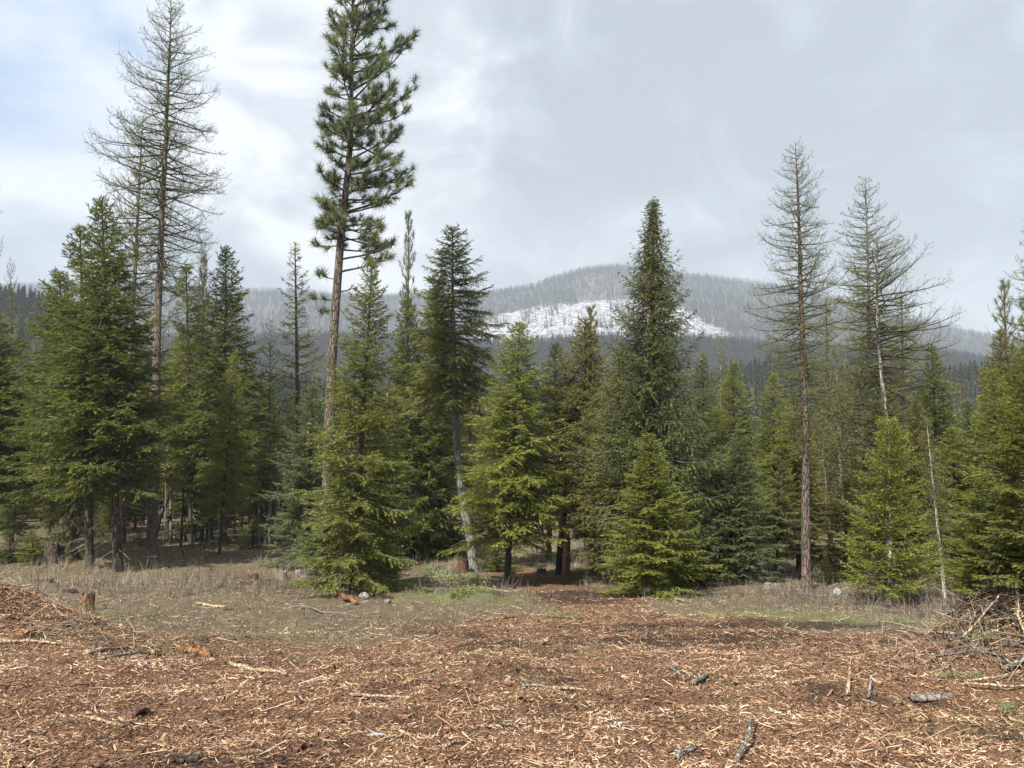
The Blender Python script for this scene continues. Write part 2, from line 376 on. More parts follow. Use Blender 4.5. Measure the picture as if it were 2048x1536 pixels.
# hills and mountain
def mat_hill(snowy):
    m, n, out = new_mat('snowy_slope' if snowy else 'wooded_slope')
    geo = n.new('ShaderNodeNewGeometry'); v = geo.outputs['Position']
    a = n.noise(v, 0.02, 5, 0.6, 0.5); b = n.noise(n.mapping(v, (1, 1, 3.2)), 0.085, 6, 0.75, 0.6)
    if snowy:
        at = n.new('ShaderNodeAttribute', attribute_name='snow').outputs['Fac']
        dk = n.ramp(b, [(0.41, (0.05, 0.05, 0.048)), (0.48, (0.16, 0.16, 0.17)), (0.535, (0.36, 0.37, 0.40)), (0.66, (0.60, 0.62, 0.66))])
        at2 = n.new('ShaderNodeAttribute', attribute_name='lower').outputs['Fac']
        dk2 = n.ramp(b, [(0.42, (0.035, 0.037, 0.035)), (0.58, (0.09, 0.09, 0.095)), (0.68, (0.40, 0.41, 0.44)), (0.75, (0.75, 0.77, 0.80))])
        c = n.mix(at, dk2, dk); c = n.mix(at2, c, (0.035, 0.036, 0.026))
    else:
        c = n.ramp(b, [(0.35, (0.02, 0.026, 0.014)), (0.65, (0.06, 0.06, 0.035))])
    princ(n, out, c, 0.95, None, 0.1)
    return m
def clearcut(x, y):
    """1 inside the snow-covered clearing on the mountain face"""
    t = x / y; px = 1024 + t * F; z = H(x, y); e = (z - CAMZ) / y
    # invert elevation to a row
    v = (e * cos(TH) - sin(TH)) / (cos(TH) + e * sin(TH)); py = 768 - v * F
    top = np.interp(px, [900, 950, 1040, 1110, 1230, 1370, 1410, 1450, 1490], [695, 646, 614, 602, 599, 602, 630, 652, 690])
    n = (fbm(x * 0.02, y * 0.02) - 0.5) * 26
    return smooth01((py - top + n) / 10) * (px > 900) * (px < 1560)
def polar_mesh(name, Ys, ts, mat, attrs):
    Tt, Yy = np.meshgrid(ts, Ys); X = Tt * Yy; Z = H(X, Yy)
    V = np.stack([X, Yy, Z], -1).reshape(-1, 3); nx = len(ts); ny = len(Ys)
    i = (np.arange(ny - 1)[:, None] * nx + np.arange(nx - 1)[None]).ravel()
    T = np.concatenate([np.stack([i, i + 1, i + nx + 1], 1), np.stack([i, i + nx + 1, i + nx], 1)])
    me = mk_mesh(name, V, T, mat, smooth=True)
    for k, f in attrs.items():
        a = me.attributes.new(k, 'FLOAT', 'POINT'); a.data.foreach_set('value', f(X, Yy).astype(np.float32).ravel())
    return me
ts = np.linspace(-1.25, 1.25, 220)
tag(obj('foothill', polar_mesh('foothill', np.linspace(93, 660, 60), np.linspace(-1.25, 1.25, 100), mat_hill(False), {})), 'low wooded foothill behind the trees', kind='structure')
tag(obj('mountain', polar_mesh('mountain', np.concatenate([np.linspace(655, 1290, 40)[:-1], np.linspace(1290, 2300, 120), np.linspace(2320, 3400, 12)]), ts, mat_hill(True), {'snow': clearcut, 'lower': lambda x, y: 1 - smooth01((y - 1180) / 60)})),
    'broad mountain with a snow covered clearing on its face', kind='structure')

# ------------------------------------------------------------------ tree builders
def fir_parts(seed, Ht, zb, R, nb, prof_pow=0.8, el=(45, -8), droop=-0.12, up=0.10, tmax=0.34, twig_sp=0.075, spk=(0.075, 0.024), spk_per_m=42,
              twig_z=-0.15, hang=0.0, inner=0.15, rt=None, dead=14, bend=None, jit=0.28, Ltop=0.06, sidebias=None, tuck=0.25, gaps=0.0, extra=None, pexp=1.0):
    r = np.random.RandomState(seed)
    rt = rt or Ht * 0.0095 + 0.012
    if bend is None: bend = lambda z: np.zeros(np.shape(z) + (2,))
    wood = Acc(); leaf = Acc(); trunk = Acc()
    # trunk
    zz = np.concatenate([[-0.35, 0.0, 0.12], np.linspace(0.35, Ht, 16)])
    rad = rt * (1 - np.clip(zz, 0, None) / Ht) ** 0.8 + 0.008; rad[0] *= 1.7; rad[1] *= 1.35; rad[2] *= 1.12
    pp = np.concatenate([bend(zz), zz[:, None]], 1)
    V, T = tubes(pp, rad, 9); trunk.add(V, T, 0.5)
    # branches
    u = (np.arange(nb) + r.rand(nb)) / nb
    t = u ** pexp                        # 0 top .. 1 crown base
    h = Ht - Ht * 0.006 - t * (Ht - zb) * 0.985
    az = np.arange(nb) * 2.399963 + r.rand(nb) * 0.9
    L = R * (Ltop + (1 - Ltop) * t ** prof_pow) * (1 - tuck * smooth01((t - 0.78) / 0.22)) * (1 - jit + 2 * jit * r.rand(nb) ** 1.3)
    # lumpy outline
    L = L * (0.80 + 0.42 * fbm(np.cos(az) * 1.6 + 5 + seed, h / Ht * 9 + np.sin(az) * 1.6))
    if sidebias is not None: L = L * sidebias(az, h)
    if gaps > 0:
        keep = fbm(np.cos(az) * 1.2 + 50 + seed, h / Ht * 12 + np.sin(az) * 1.2) > gaps
        h, az, L, t = h[keep], az[keep], L[keep], t[keep]
    if extra is not None:
        for (eh, ea, eL) in extra:
            h = np.append(h, eh); az = np.append(az, ea); L = np.append(L, eL); t = np.append(t, (Ht - eh) / (Ht - zb))
    nb = len(h)
    e = np.radians(el[0] + (el[1] - el[0]) * t ** 0.6 + r.randn(nb) * 6)
    dr = droop * (0.3 + 0.9 * t) + r.randn(nb) * 0.03; upk = up * (0.7 + 0.6 * r.rand(nb))
    o = np.concatenate([bend(h), h[:, None]], 1)
    rh = np.stack([np.cos(az), np.sin(az), 0 * az], 1); lat = np.stack([-np.sin(az), np.cos(az), 0 * az], 1)
    def Pt(i, s):
        return o[i] + (L[i] * s * np.cos(e[i]))[:, None] * rh[i] + (L[i] * (s * np.sin(e[i]) + dr[i] * s ** 2 + upk[i] * s ** 4))[:, None] * np.array([0, 0, 1.0])
    def Tg(i, s):
        return norm(np.cos(e[i])[:, None] * rh[i] + (np.sin(e[i]) + 2 * dr[i] * s + 4 * upk[i] * s ** 3)[:, None] * np.array([0, 0, 1.0]))
    ns = 5; sv = np.linspace(0, 1, ns)
    I = np.repeat(np.arange(nb), ns); PP = Pt(I, np.tile(sv, nb)).reshape(nb, ns, 3)
    RR = (0.006 + 0.011 * L)[:, None] * (1 - 0.85 * sv)[None]
    V, T = tubes(PP, RR, 4); wood.add(V, T, 0.3)
    # dead lower branches
    if dead:
        hd = zb * (0.15 + 0.95 * r.rand(dead)) + 0.2; ad = r.rand(dead) * 2 * pi; Ld = R * (0.2 + 0.35 * r.rand(dead)); od = np.concatenate([bend(hd), hd[:, None]], 1)
        rd = np.stack([np.cos(ad), np.sin(ad), -0.1 - 0.3 * r.rand(dead)], 1)
        s3 = np.linspace(0, 1, 4)
        Pd = od[:, None] + rd[:, None] * (Ld[:, None] * s3[None])[..., None]; Pd[..., 2] -= 0.12 * Ld[:, None] * s3[None] ** 2
        V, T = tubes(Pd, 0.010 * (1 - 0.8 * s3)[None] * np.ones((dead, 1)), 3); wood.add(V, T, 0.7)
    # twigs
    nt = np.maximum(3, (L * (1 - inner) / twig_sp)).astype(int) * 2
    i = np.repeat(np.arange(nb), nt); K = len(i)
    k = np.arange(K) - np.repeat(np.cumsum(nt) - nt, nt)
    s = inner + (1 - inner) * np.clip((k // 2 + r.rand(K)) / (nt[i] / 2), 0, 1)
    sg = np.where(k % 2 == 0, 1.0, -1.0)
    tl = np.minimum(tmax, 0.10 + 0.42 * L[i] * (1 - s) ** 0.75) * (0.65 + 0.6 * r.rand(K))
    tb = Pt(i, s); tg = Tg(i, s)
    fw = 0.55 + 0.35 * s + 0.2 * r.randn(K)
    td = norm(tg * fw[:, None] + lat[i] * (sg * (0.9 - 0.55 * s))[:, None] + np.stack([0 * s, 0 * s, twig_z + 0.22 * r.randn(K) - hang * (0.6 + 0.8 * r.rand(K))], 1))
    # leader twig at the tips
    ns_ = np.maximum(2, (tl * spk_per_m)).astype(int)
    j = np.repeat(np.arange(K), ns_); N = len(j)
    kk = np.arange(N) - np.repeat(np.cumsum(ns_) - ns_, ns_); w = (kk + r.rand(N)) / ns_[j]
    b = tb[j] + td[j] * (tl[j] * w)[:, None]; b[:, 2] -= (0.10 + hang * 0.35) * tl[j] * w ** 2
    up3 = np.array([0, 0, 1.0])
    sd = norm(np.cross(td[j], up3 + 0.35 * r.randn(N, 3)))
    sgn = np.where(kk % 2 == 0, 1.0, -1.0)[:, None]
    d = norm(td[j] * (0.75 + 0.3 * r.rand(N))[:, None] + sd * sgn * (0.35 + 0.5 * r.rand(N))[:, None] + 0.22 * r.randn(N, 3))
    sl = spk[0] * (0.65 + 0.7 * r.rand(N)) * (1 - 0.25 * w); sw = spk[1] * (0.7 + 0.6 * r.rand(N))
    sside = norm(np.cross(d, up3 + 0.5 * r.randn(N, 3)))
    V, T = spikes(b, d, sl, sw, sside)
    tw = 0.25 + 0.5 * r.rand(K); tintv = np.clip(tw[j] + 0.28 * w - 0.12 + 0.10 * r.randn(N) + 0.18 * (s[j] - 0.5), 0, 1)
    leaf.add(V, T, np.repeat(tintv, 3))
    # leader shoot
    nl = 40; zl = Ht - 0.10 * Ht * 0.5 * r.rand(nl); al = r.rand(nl) * 6.28
    bl = np.concatenate([bend(zl), zl[:, None]], 1); dl = norm(np.stack([np.cos(al) * 0.6, np.sin(al) * 0.6, 0.5 + r.rand(nl)], 1))
    V, T = spikes(bl, dl, np.full(nl, spk[0] * 1.3), np.full(nl, spk[1]), norm(np.cross(dl, r.randn(nl, 3)))); leaf.add(V, T, 0.6)
    return trunk, wood, leaf

def larch_parts(seed, Ht, zb, R, nb, prof_f=None, twig=0.55, twig_sp=0.10, rt=None, bend=None, spur=5, thick=0.010, el=(38, -14), extra=None, tmaxf=0.30, sidebias=None, dead=8):
    r = np.random.RandomState(seed); rt = rt or Ht * 0.011
    if bend is None: bend = lambda z: np.zeros(np.shape(z) + (2,))
    trunk = Acc(); wood = Acc(); leaf = Acc()
    zz = np.concatenate([[-0.4, 0.0, 0.25], np.linspace(0.7, Ht, 22)])
    rad = rt * (1 - np.clip(zz, 0, None) / Ht) ** 0.75 + thick * 0.7; rad[0] *= 1.6; rad[1] *= 1.3; rad[2] *= 1.1
    V, T = tubes(np.concatenate([bend(zz), zz[:, None]], 1), rad, 10); trunk.add(V, T, 0.5)
    u = (np.arange(nb) + r.rand(nb)) / nb; t = u ** 0.85
    h = Ht - 0.01 * Ht - t * (Ht - zb); az = np.arange(nb) * 2.399963 + r.rand(nb)
    pf = prof_f or (lambda t: (0.10 + 0.9 * t ** 0.75) * (1 - 0.45 * smooth01((t - 0.7) / 0.3)))
    L = R * pf(t) * (0.62 + 0.6 * r.rand(nb)) * (0.85 + 0.5 * fbm(np.cos(az) * 1.5 + seed, h / Ht * 10))
    if sidebias is not None: L = L * sidebias(az, h)
    if extra is not None:
        for (eh, ea, eL) in extra:
            h = np.append(h, eh); az = np.append(az, ea); L = np.append(L, eL); t = np.append(t, (Ht - eh) / (Ht - zb))
        nb = len(h)
    e = np.radians(el[0] + (el[1] - el[0]) * np.clip(t, 0, 1) ** 0.55 + r.randn(nb) * 12)
    dr = -0.10 * t + r.randn(nb) * 0.06; upk = 0.06 + 0.20 * r.rand(nb)
    wob = r.randn(nb) * 0.10; wph = r.rand(nb) * 6
    o = np.concatenate([bend(h), h[:, None]], 1)
    rh = np.stack([np.cos(az), np.sin(az), 0 * az], 1); lat = np.stack([-np.sin(az), np.cos(az), 0 * az], 1); Z = np.array([0, 0, 1.0])
    def Pt(i, s):
        return o[i] + (L[i] * s * np.cos(e[i]))[:, None] * rh[i] + (L[i] * wob[i] * np.sin(s * 4 + wph[i]) * s)[:, None] * lat[i] + (L[i] * (s * np.sin(e[i]) + dr[i] * s ** 2 + upk[i] * s ** 4))[:, None] * Z
    def Tg(i, s):
        return norm(np.cos(e[i])[:, None] * rh[i] + (np.sin(e[i]) + 2 * dr[i] * s + 4 * upk[i] * s ** 3)[:, None] * Z)
    ns = 8; sv = np.linspace(0, 1, ns); I = np.repeat(np.arange(nb), ns)
    PP = Pt(I, np.tile(sv, nb)).reshape(nb, ns, 3)
    V, T = tubes(PP, (thick * 0.9 + 0.012 * L)[:, None] * (1 - 0.85 * sv)[None], 4); wood.add(V, T, 0.25)
    # twigs
    nt = np.maximum(4, (L / twig_sp)).astype(int); i = np.repeat(np.arange(nb), nt); K = len(i)
    k = np.arange(K) - np.repeat(np.cumsum(nt) - nt, nt); s = 0.10 + 0.90 * (k + r.rand(K)) / nt[i]
    sg = np.where(k % 2 == 0, 1.0, -1.0)
    tl = np.minimum(twig, 0.12 + tmaxf * L[i] * (1 - 0.7 * s)) * (0.45 + 0.9 * r.rand(K))
    tb = Pt(i, s); tg = Tg(i, s)
    td = norm(tg * 0.55 + lat[i] * (sg * (0.65 + 0.35 * r.randn(K)))[:, None] + np.stack([0 * s, 0 * s, 0.15 + 0.55 * r.randn(K)], 1))
    s3 = np.array([0, 0.4, 0.75, 1.0]); PT = tb[:, None] + td[:, None] * (tl[:, None] * s3[None])[..., None]
    PT[..., 2] += (0.25 * tl)[:, None] * s3[None] ** 2
    V, T = tubes(PT, thick * (0.55 - 0.38 * s3)[None] * np.ones((K, 1)), 3); leaf.add(V, T, np.repeat(0.1 + 0.55 * r.rand(K), 12))
    # spur shoots
    j = np.repeat(np.arange(K), spur); N = len(j); w = 0.15 + 0.85 * r.rand(N)
    b = tb[j] + td[j] * (tl[j] * w)[:, None]; b[:, 2] += 0.25 * tl[j] * w ** 2
    d = norm(td[j] * 0.7 + 0.75 * r.randn(N, 3)); d[:, 2] += 0.15
    V, T = spikes(b, norm(d), thick * (7 + 9 * r.rand(N)), np.full(N, thick * 1.5), norm(np.cross(d, r.randn(N, 3)))); leaf.add(V, T, np.repeat(0.35 + 0.65 * r.rand(N), 3))
    if dead:
        hd = zb * (0.3 + 0.75 * r.rand(dead)); ad = r.rand(dead) * 2 * pi; Ld = R * (0.06 + 0.25 * r.rand(dead)); od = np.concatenate([bend(hd), hd[:, None]], 1)
        rd = np.stack([np.cos(ad), np.sin(ad), -0.35 - 0.3 * r.rand(dead)], 1); s4 = np.linspace(0, 1, 4)
        V, T = tubes(od[:, None] + rd[:, None] * (Ld[:, None] * s4[None])[..., None], thick * 1.4 * (1 - 0.8 * s4)[None] * np.ones((dead, 1)), 3); wood.add(V, T, 0.5)
    return trunk, wood, leaf

def pine_parts(seed, Ht, zb, R, nb, rt=None, bend=None, tuft=0.26, needles=52, sidebias=None, extra=None, tuft_sp=0.26, wn=0.016, el=(50, -5), pf=None, ragged=0.35, bare=()):
    r = np.random.RandomState(seed); rt = rt or Ht * 0.011
    if bend is None: bend = lambda z: np.zeros(np.shape(z) + (2,))
    trunk = Acc(); wood = Acc(); leaf = Acc()
    zz = np.concatenate([[-0.4, 0.0, 0.25], np.linspace(0.7, Ht, 26)])
    rad = rt * (1 - np.clip(zz, 0, None) / Ht) ** 0.9 + 0.02; rad[0] *= 1.5; rad[1] *= 1.25; rad[2] *= 1.08
    V, T = tubes(np.concatenate([bend(zz), zz[:, None]], 1), rad, 12); trunk.add(V, T, 0.5)
    u = (np.arange(nb) + r.rand(nb)) / nb; t = u
    h = Ht - 0.01 * Ht - t * (Ht - zb); az = np.arange(nb) * 2.399963 + r.rand(nb) * 1.2
    pf = pf or (lambda t: 0.25 + 0.75 * np.sin(np.clip(t * 1.25, 0, 1.57)))
    L = R * pf(t) * (1 - ragged + 1.6 * ragged * r.rand(nb))
    if sidebias is not None: L = L * sidebias(az, h)
    nobare = np.ones(nb, bool)
    if extra is not None:
        for (eh, ea, eL, fol) in extra:
            h = np.append(h, eh); az = np.append(az, ea); L = np.append(L, eL); t = np.append(t, (Ht - eh) / (Ht - zb)); nobare = np.append(nobare, bool(fol))
        nb = len(h)
    e = np.radians(el[0] + (el[1] - el[0]) * np.clip(t, 0, 1) ** 0.6 + r.randn(nb) * 9)
    dr = -0.10 - 0.15 * t + r.randn(nb) * 0.05; upk = 0.16 + 0.25 * r.rand(nb)
    o = np.concatenate([bend(h), h[:, None]], 1)
    rh = np.stack([np.cos(az), np.sin(az), 0 * az], 1); lat = np.stack([-np.sin(az), np.cos(az), 0 * az], 1); Z = np.array([0, 0, 1.0])
    def Pt(i, s): return o[i] + (L[i] * s * np.cos(e[i]))[:, None] * rh[i] + (L[i] * (s * np.sin(e[i]) + dr[i] * s ** 2 + upk[i] * s ** 3))[:, None] * Z
    def Tg(i, s): return norm(np.cos(e[i])[:, None] * rh[i] + (np.sin(e[i]) + 2 * dr[i] * s + 3 * upk[i] * s ** 2)[:, None] * Z)
    ns = 7; sv = np.linspace(0, 1, ns); I = np.repeat(np.arange(nb), ns)
    V, T = tubes(Pt(I, np.tile(sv, nb)).reshape(nb, ns, 3), (0.012 + 0.016 * L)[:, None] * (1 - 0.75 * sv)[None], 5); wood.add(V, T, 0.2)
    nt = np.maximum(2, (L / tuft_sp)).astype(int); i = np.repeat(np.arange(nb), nt); K = len(i)
    k = np.arange(K) - np.repeat(np.cumsum(nt) - nt, nt); s = np.clip(0.30 + 0.70 * (k + r.rand(K)) / nt[i], 0, 1); last = k == nt[i] - 1; s[last] = 1.0
    sg = np.where(k % 2 == 0, 1.0, -1.0); tl = np.where(last, 0.05, (0.15 + 0.30 * L[i] * (1 - 0.6 * s)) * (0.5 + 0.7 * r.rand(K)))
    tb = Pt(i, s); tg = Tg(i, s)
    td = norm(tg * 0.8 + lat[i] * (sg * (0.5 + 0.35 * r.randn(K)))[:, None] + np.stack([0 * s, 0 * s, 0.15 + 0.3 * r.randn(K)], 1))
    s3 = np.array([0, 0.5, 1.0]); PT = tb[:, None] + td[:, None] * (tl[:, None] * s3[None])[..., None]
    PT[..., 2] += (0.22 * tl)[:, None] * s3[None] ** 2
    V, T = tubes(PT, 0.013 * (1 - 0.4 * s3)[None] * np.ones((K, 1)), 4); wood.add(V, T, 0.2)
    c = PT[:, -1]; ax = norm(PT[:, -1] - PT[:, 1]); ok = nobare[i]
    c = c[ok]; ax = ax[ok]; K2 = len(c)
    # top tuft
    c = np.concatenate([c, np.array([[*bend(np.array(Ht)), Ht]])]); ax = np.concatenate([ax, [[0, 0, 1.0]]]); K2 += 1
    j = np.repeat(np.arange(K2), needles); N = len(j)
    q = norm(r.randn(N, 3)); fwd = 0.15 + 0.9 * r.rand(N)
    d = norm(q * 0.85 + ax[j] * fwd[:, None])
    b = c[j] - ax[j] * (tuft * 0.75 * r.rand(N))[:, None]
    tsz = 0.65 + 0.6 * r.rand(K2)
    V, T = spikes(b, d, tuft * tsz[j] * (0.7 + 0.45 * r.rand(N)), np.full(N, wn), norm(np.cross(d, r.randn(N, 3))))
    tk = 0.25 + 0.5 * r.rand(K2); leaf.add(V, T, np.repeat(np.clip(tk[j] + 0.2 * r.randn(N), 0, 1), 3))
    return trunk, wood, leaf

def meshes(parts, name, bark, twigmat, leafmat):
    tr, wo, le = parts
    return (tr.mesh(name + '_trunk', bark, True), wo.mesh(name + '_branches', twigmat), le.mesh(name + '_crown', leafmat))
def place(name, ms, loc, scale=(1, 1, 1), rz=0.0, tilt=(0, 0), tone=(0.07, 0.10, 0.035), crown_name='crown', label=None, cat='tree', group=None, bark=None):
    root = empty(name, loc)
    Mx = Matrix.Rotation(tilt[0], 4, 'Y') @ Matrix.Rotation(tilt[1], 4, 'X') @ Matrix.Rotation(rz, 4, 'Z')
    root.rotation_euler = Mx.to_euler(); root.scale = scale
    for nm, me in zip(('trunk', 'branches', crown_name), ms):
        o = bpy.data.objects.new(nm, me); COL.objects.link(o); o.parent = root
        o.color = (*tone, 1)
        if nm != 'trunk': o['kind'] = 'stuff'
        if nm == 'trunk' and bark is not None:
            o.material_slots[0].link = 'OBJECT'; o.material_slots[0].material = bark
    tag(root, label, cat, group)
    return root

# ---- prototypes, 10 m tall
PR = {}
def proto(k, R, ms): PR[k] = (R, ms)
for key, kw in {
    'full':   dict(seed=3, zb=0.35, R=2.25, nb=270, tmax=0.60, twig_sp=0.10, up=0.16),
    'full2':  dict(seed=8, zb=0.5, R=2.2, nb=280, tmax=0.62, gaps=0.30, jit=0.40, twig_sp=0.10, up=0.16),
    'mid':    dict(seed=12, zb=0.7, R=1.65, nb=250, tmax=0.50, up=0.18),
    'mid2':   dict(seed=21, zb=0.9, R=1.6, nb=260, tmax=0.50, gaps=0.32, jit=0.42, up=0.2),
    'narrow': dict(seed=30, zb=0.6, R=1.1, nb=240, tmax=0.36, prof_pow=0.65, up=0.16),
    'high':   dict(seed=41, zb=2.1, R=1.9, nb=240, tmax=0.56, dead=40, prof_pow=0.7, twig_sp=0.09, up=0.15),
    'high2':  dict(seed=47, zb=2.5, R=1.7, nb=235, tmax=0.56, dead=44, prof_pow=0.7, gaps=0.34, jit=0.44, twig_sp=0.09, up=0.15),
    'skirt':  dict(seed=44, zb=1.75, R=2.2, nb=270, tmax=0.62, dead=30, prof_pow=0.75, twig_sp=0.10, up=0.12, droop=-0.2, tuck=0.12, gaps=0.2),
    'open':   dict(seed=55, zb=1.2, R=1.35, nb=120, tmax=0.36, spk_per_m=26, gaps=0.28, jit=0.40, dead=26, up=0.24),
}.items():
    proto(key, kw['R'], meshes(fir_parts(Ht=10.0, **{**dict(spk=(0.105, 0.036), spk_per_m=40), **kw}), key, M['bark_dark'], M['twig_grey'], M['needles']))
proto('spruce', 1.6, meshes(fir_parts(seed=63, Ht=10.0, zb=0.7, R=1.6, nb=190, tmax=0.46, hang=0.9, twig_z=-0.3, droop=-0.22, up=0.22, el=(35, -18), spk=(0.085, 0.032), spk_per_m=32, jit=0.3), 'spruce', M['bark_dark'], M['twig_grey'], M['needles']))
proto('young', 3.0, meshes(fir_parts(seed=71, Ht=10.0, zb=0.4, R=3.0, nb=120, tmax=0.75, twig_sp=0.20, spk=(0.24, 0.075), spk_per_m=16, el=(55, 5), rt=0.16, jit=0.35, dead=0), 'young', M['bark_dark'], M['twig_grey'], M['needles']))
proto('larch', 1.9, meshes(larch_parts(84, 10.0, 2.0, 1.9, 130, twig=0.55, twig_sp=0.08, thick=0.010, spur=5), 'larch', M['bark_larch'], M['twig_larch'], M['twig_larch']))
proto('pinelet', 1.3, meshes(pine_parts(92, 10.0, 1.5, 1.3, 95, tuft=0.20, needles=30, tuft_sp=0.20, wn=0.016, el=(62, 25)), 'pinelet', M['bark_pine'], M['twig_grey'], M['needles']))

# ---- tones (foliage base colours, raised to brighten the crowns)
DK = (0.100, 0.118, 0.028); MD = (0.142, 0.158, 0.037); BR = (0.190, 0.212, 0.040); GR = (0.150, 0.158, 0.066); OL = (0.178, 0.165, 0.046)
BL = (0.120, 0.150, 0.070); YG = (0.175, 0.200, 0.034); RU = (0.165, 0.158, 0.046)

def tree_at(name, kind, bx, by, tx, ty, hw, tone, label, Y=None, seed=0, group=None, cat='tree', bark=None):
    b = hit(bx, by) if Y is None else None
    if b is None:
        p = P(bx, 1000, Y); b = onground(p[0], Y)
    Y = b[1]; top = P(tx, ty, Y); Ht = top[2] - b[2]
    Rp, ms = PR[kind]
    rad = hw / F * Y
    tilt = math.atan2(top[0] - b[0], Ht)
    rr = random.Random(int(bx * 7 + ty + seed))
    sxy = rad / Rp * 1.32
    return place(name, ms, tuple(b), (sxy, sxy, Ht / 10.0), rr.random() * 6.28, (tilt, 0), tone, label=label, cat=cat, group=group, bark=bark)

FT = 'fir_tree'
TREES = [
 # name, proto, base px, top px, half width px, tone, label, Y
 (FT, 'high', -25, 1115, -40, 600, 120, DK, 'dark fir cut off by the left edge of the view', None),
 (FT, 'high', 150, 1120, 118, 540, 95, DK, 'fir with a pointed top between the left edge and the big dark fir', None),
 (FT, 'high2', 180, 1136, 160, 452, 95, DK, 'leaning thin trunked fir pressed against the left side of the big dark fir', None),
 (FT, 'high', 236, 1140, 203, 398, 112, DK, 'big broad dark fir with a thick grey trunk left of the tall bare larch', None),
 (FT, 'high2', 385, 1085, 372, 530, 75, MD, 'slim green fir just right of the tall bare larch', None),
 (FT, 'high', 447, 1093, 452, 498, 80, DK, 'dark pointed fir with clear trunk right of the tall bare larch', None),
 (FT, 'mid', 420, 1080, 405, 800, 70, MD, 'shorter bushy fir in front of the dark pointed fir', None),
 (FT, 'open', 600, 1075, 590, 488, 62, OL, 'open branched dark conifer with see through crown left of the tall pine', None),
 (FT, 'full2', 540, 1075, 548, 830, 60, BR, 'low bright green fir below the open branched conifer', None),
 (FT, 'full2', 615, 1135, 625, 770, 75, BL, 'pale green fir wrapping the left side of the tall pine trunk', None),
 (FT, 'full2', 705, 1188, 745, 520, 105, MD, 'large ragged fir reaching the ground in front of the tall pine', None),
 (FT, 'full', 690, 1176, 700, 900, 95, BL, 'low skirt of fir around the foot of the tall pine', None),
 (FT, 'full', 758, 1180, 755, 960, 50, DK, 'small dark dense fir at the right foot of the large ragged fir', None),
 (FT, 'full', 830, 1120, 812, 600, 85, DK, 'dark fir behind, between the large ragged fir and the bent trunk', None),
 (FT, 'full', 882, 1105, 870, 570, 80, MD, 'dense green fir close behind the bent trunk', None),
 (FT, 'skirt', 1014, 1094, 1040, 645, 98, BR, 'light olive fir with layered boughs right of the bent trunk', 27.0),
 (FT, 'high', 1096, 1100, 1112, 690, 75, GR, 'grey green fir left of the rusty topped conifer', 36.0),
 (FT, 'high', 1172, 1110, 1170, 640, 85, RU, 'rusty tinged conifer left of the great spruce', 35.0),
 ('spruce_tree', 'high', 1187, 1150, 1195, 790, 66, GR, 'grey green spruce with a thin clear trunk right of the split snag', None),
 (FT, 'mid', 1240, 1140, 1238, 700, 88, OL, 'olive fir tucked against the left side of the great spruce', 27.5),
 (FT, 'full', 1305, 1168, 1298, 868, 92, BR, 'bright green young fir standing in front of the great spruce', 21.8),
 (FT, 'full2', 1360, 1150, 1352, 880, 70, GR, 'grey green fir at the right foot of the great spruce', None),
 (FT, 'mid', 1405, 1140, 1405, 708, 65, GR, 'blunt grey green fir right of the great spruce', 33.0),
 (FT, 'mid2', 1462, 1140, 1466, 722, 62, BR, 'bright yellow green pointed fir, second right of the great spruce', 30.0),
 (FT, 'full', 1483, 1170, 1478, 860, 68, BL, 'blue green fir on a short bare stem before the yellow green fir', None),
 (FT, 'mid2', 1545, 1150, 1545, 745, 55, BR, 'light green fir left of the tall red trunked larch', 29.0),
 (FT, 'high2', 1555, 1160, 1558, 900, 45, GR, 'small fir with bare lower stems left of the red trunked larch', None),
 (FT, 'open', 1655, 1120, 1652, 600, 48, OL, 'thin feathery conifer just right of the red trunked larch', 38.0),
 (FT, 'narrow', 1690, 1160, 1692, 960, 42, MD, 'small narrow green fir right of the red trunked larch', None),
 (FT, 'open', 1805, 1110, 1803, 585, 55, OL, 'dark narrow conifer behind the right twin larch', 38.0),
 (FT, 'mid2', 1868, 1140, 1864, 690, 68, MD, 'dark spreading fir right of the twin larches', 31.0),
 (FT, 'mid', 1835, 1150, 1830, 800, 55, OL, 'olive young fir behind the yellow green young pine', 28.0),
 (FT, 'mid', 1935, 1160, 1935, 800, 62, BL, 'pale green fir left of the bushy firs at the right edge', 27.0),
 (FT, 'full', 1990, 1175, 1985, 740, 95, BR, 'broad green fir below the far right pine', 24.5),
 (FT, 'full2', 2065, 1185, 2055, 690, 110, MD, 'broad green fir cut by the right edge of the view', None),
 (FT, 'full2', 1958, 1192, 1955, 960, 55, BR, 'low bright fir in front of the broad firs at right', None),
 (FT, 'full', 2032, 1200, 2035, 1040, 50, BR, 'lowest bright fir beside the brush pile', 19.0),
 (FT, 'mid2', 2005, 1120, 2000, 660, 70, OL, 'thin olive conifer under the far right pine', 34.0),
 (FT, 'mid2', 1905, 1150, 1903, 855, 60, BR, 'bright green fir between the leafless sapling and the far right firs', 25.5),
 (FT, 'mid', 1590, 1130, 1586, 790, 60, OL, 'olive green fir directly behind the red trunked larch', 31.0),
 (FT, 'full', 1430, 1160, 1432, 905, 52, BL, 'short pale fir between the great spruce and the blue green fir', 25.0),
 (FT, 'mid2', 1755, 1130, 1750, 800, 62, GR, 'grey green fir behind the young yellow green conifer', 28.5),
 (FT, 'full', 905, 1112, 908, 1035, 40, MD, 'little fir under the bent trunk', None),
 (FT, 'young', 868, 1108, 866, 1050, 28, DK, 'knee high dark fir left of the bent trunk', None),
]
for i, (nm, kd, bx, by, tx, ty, hw, tone, lab, Y) in enumerate(TREES):
    tree_at(nm, kd, bx, by, tx, ty, hw, tone, lab, Y, seed=i)
tree_at('fir_sapling', 'young', 70, 1130, 62, 1058, 34, BR, 'bright little fir sapling beside the big dark stump', seed=2)
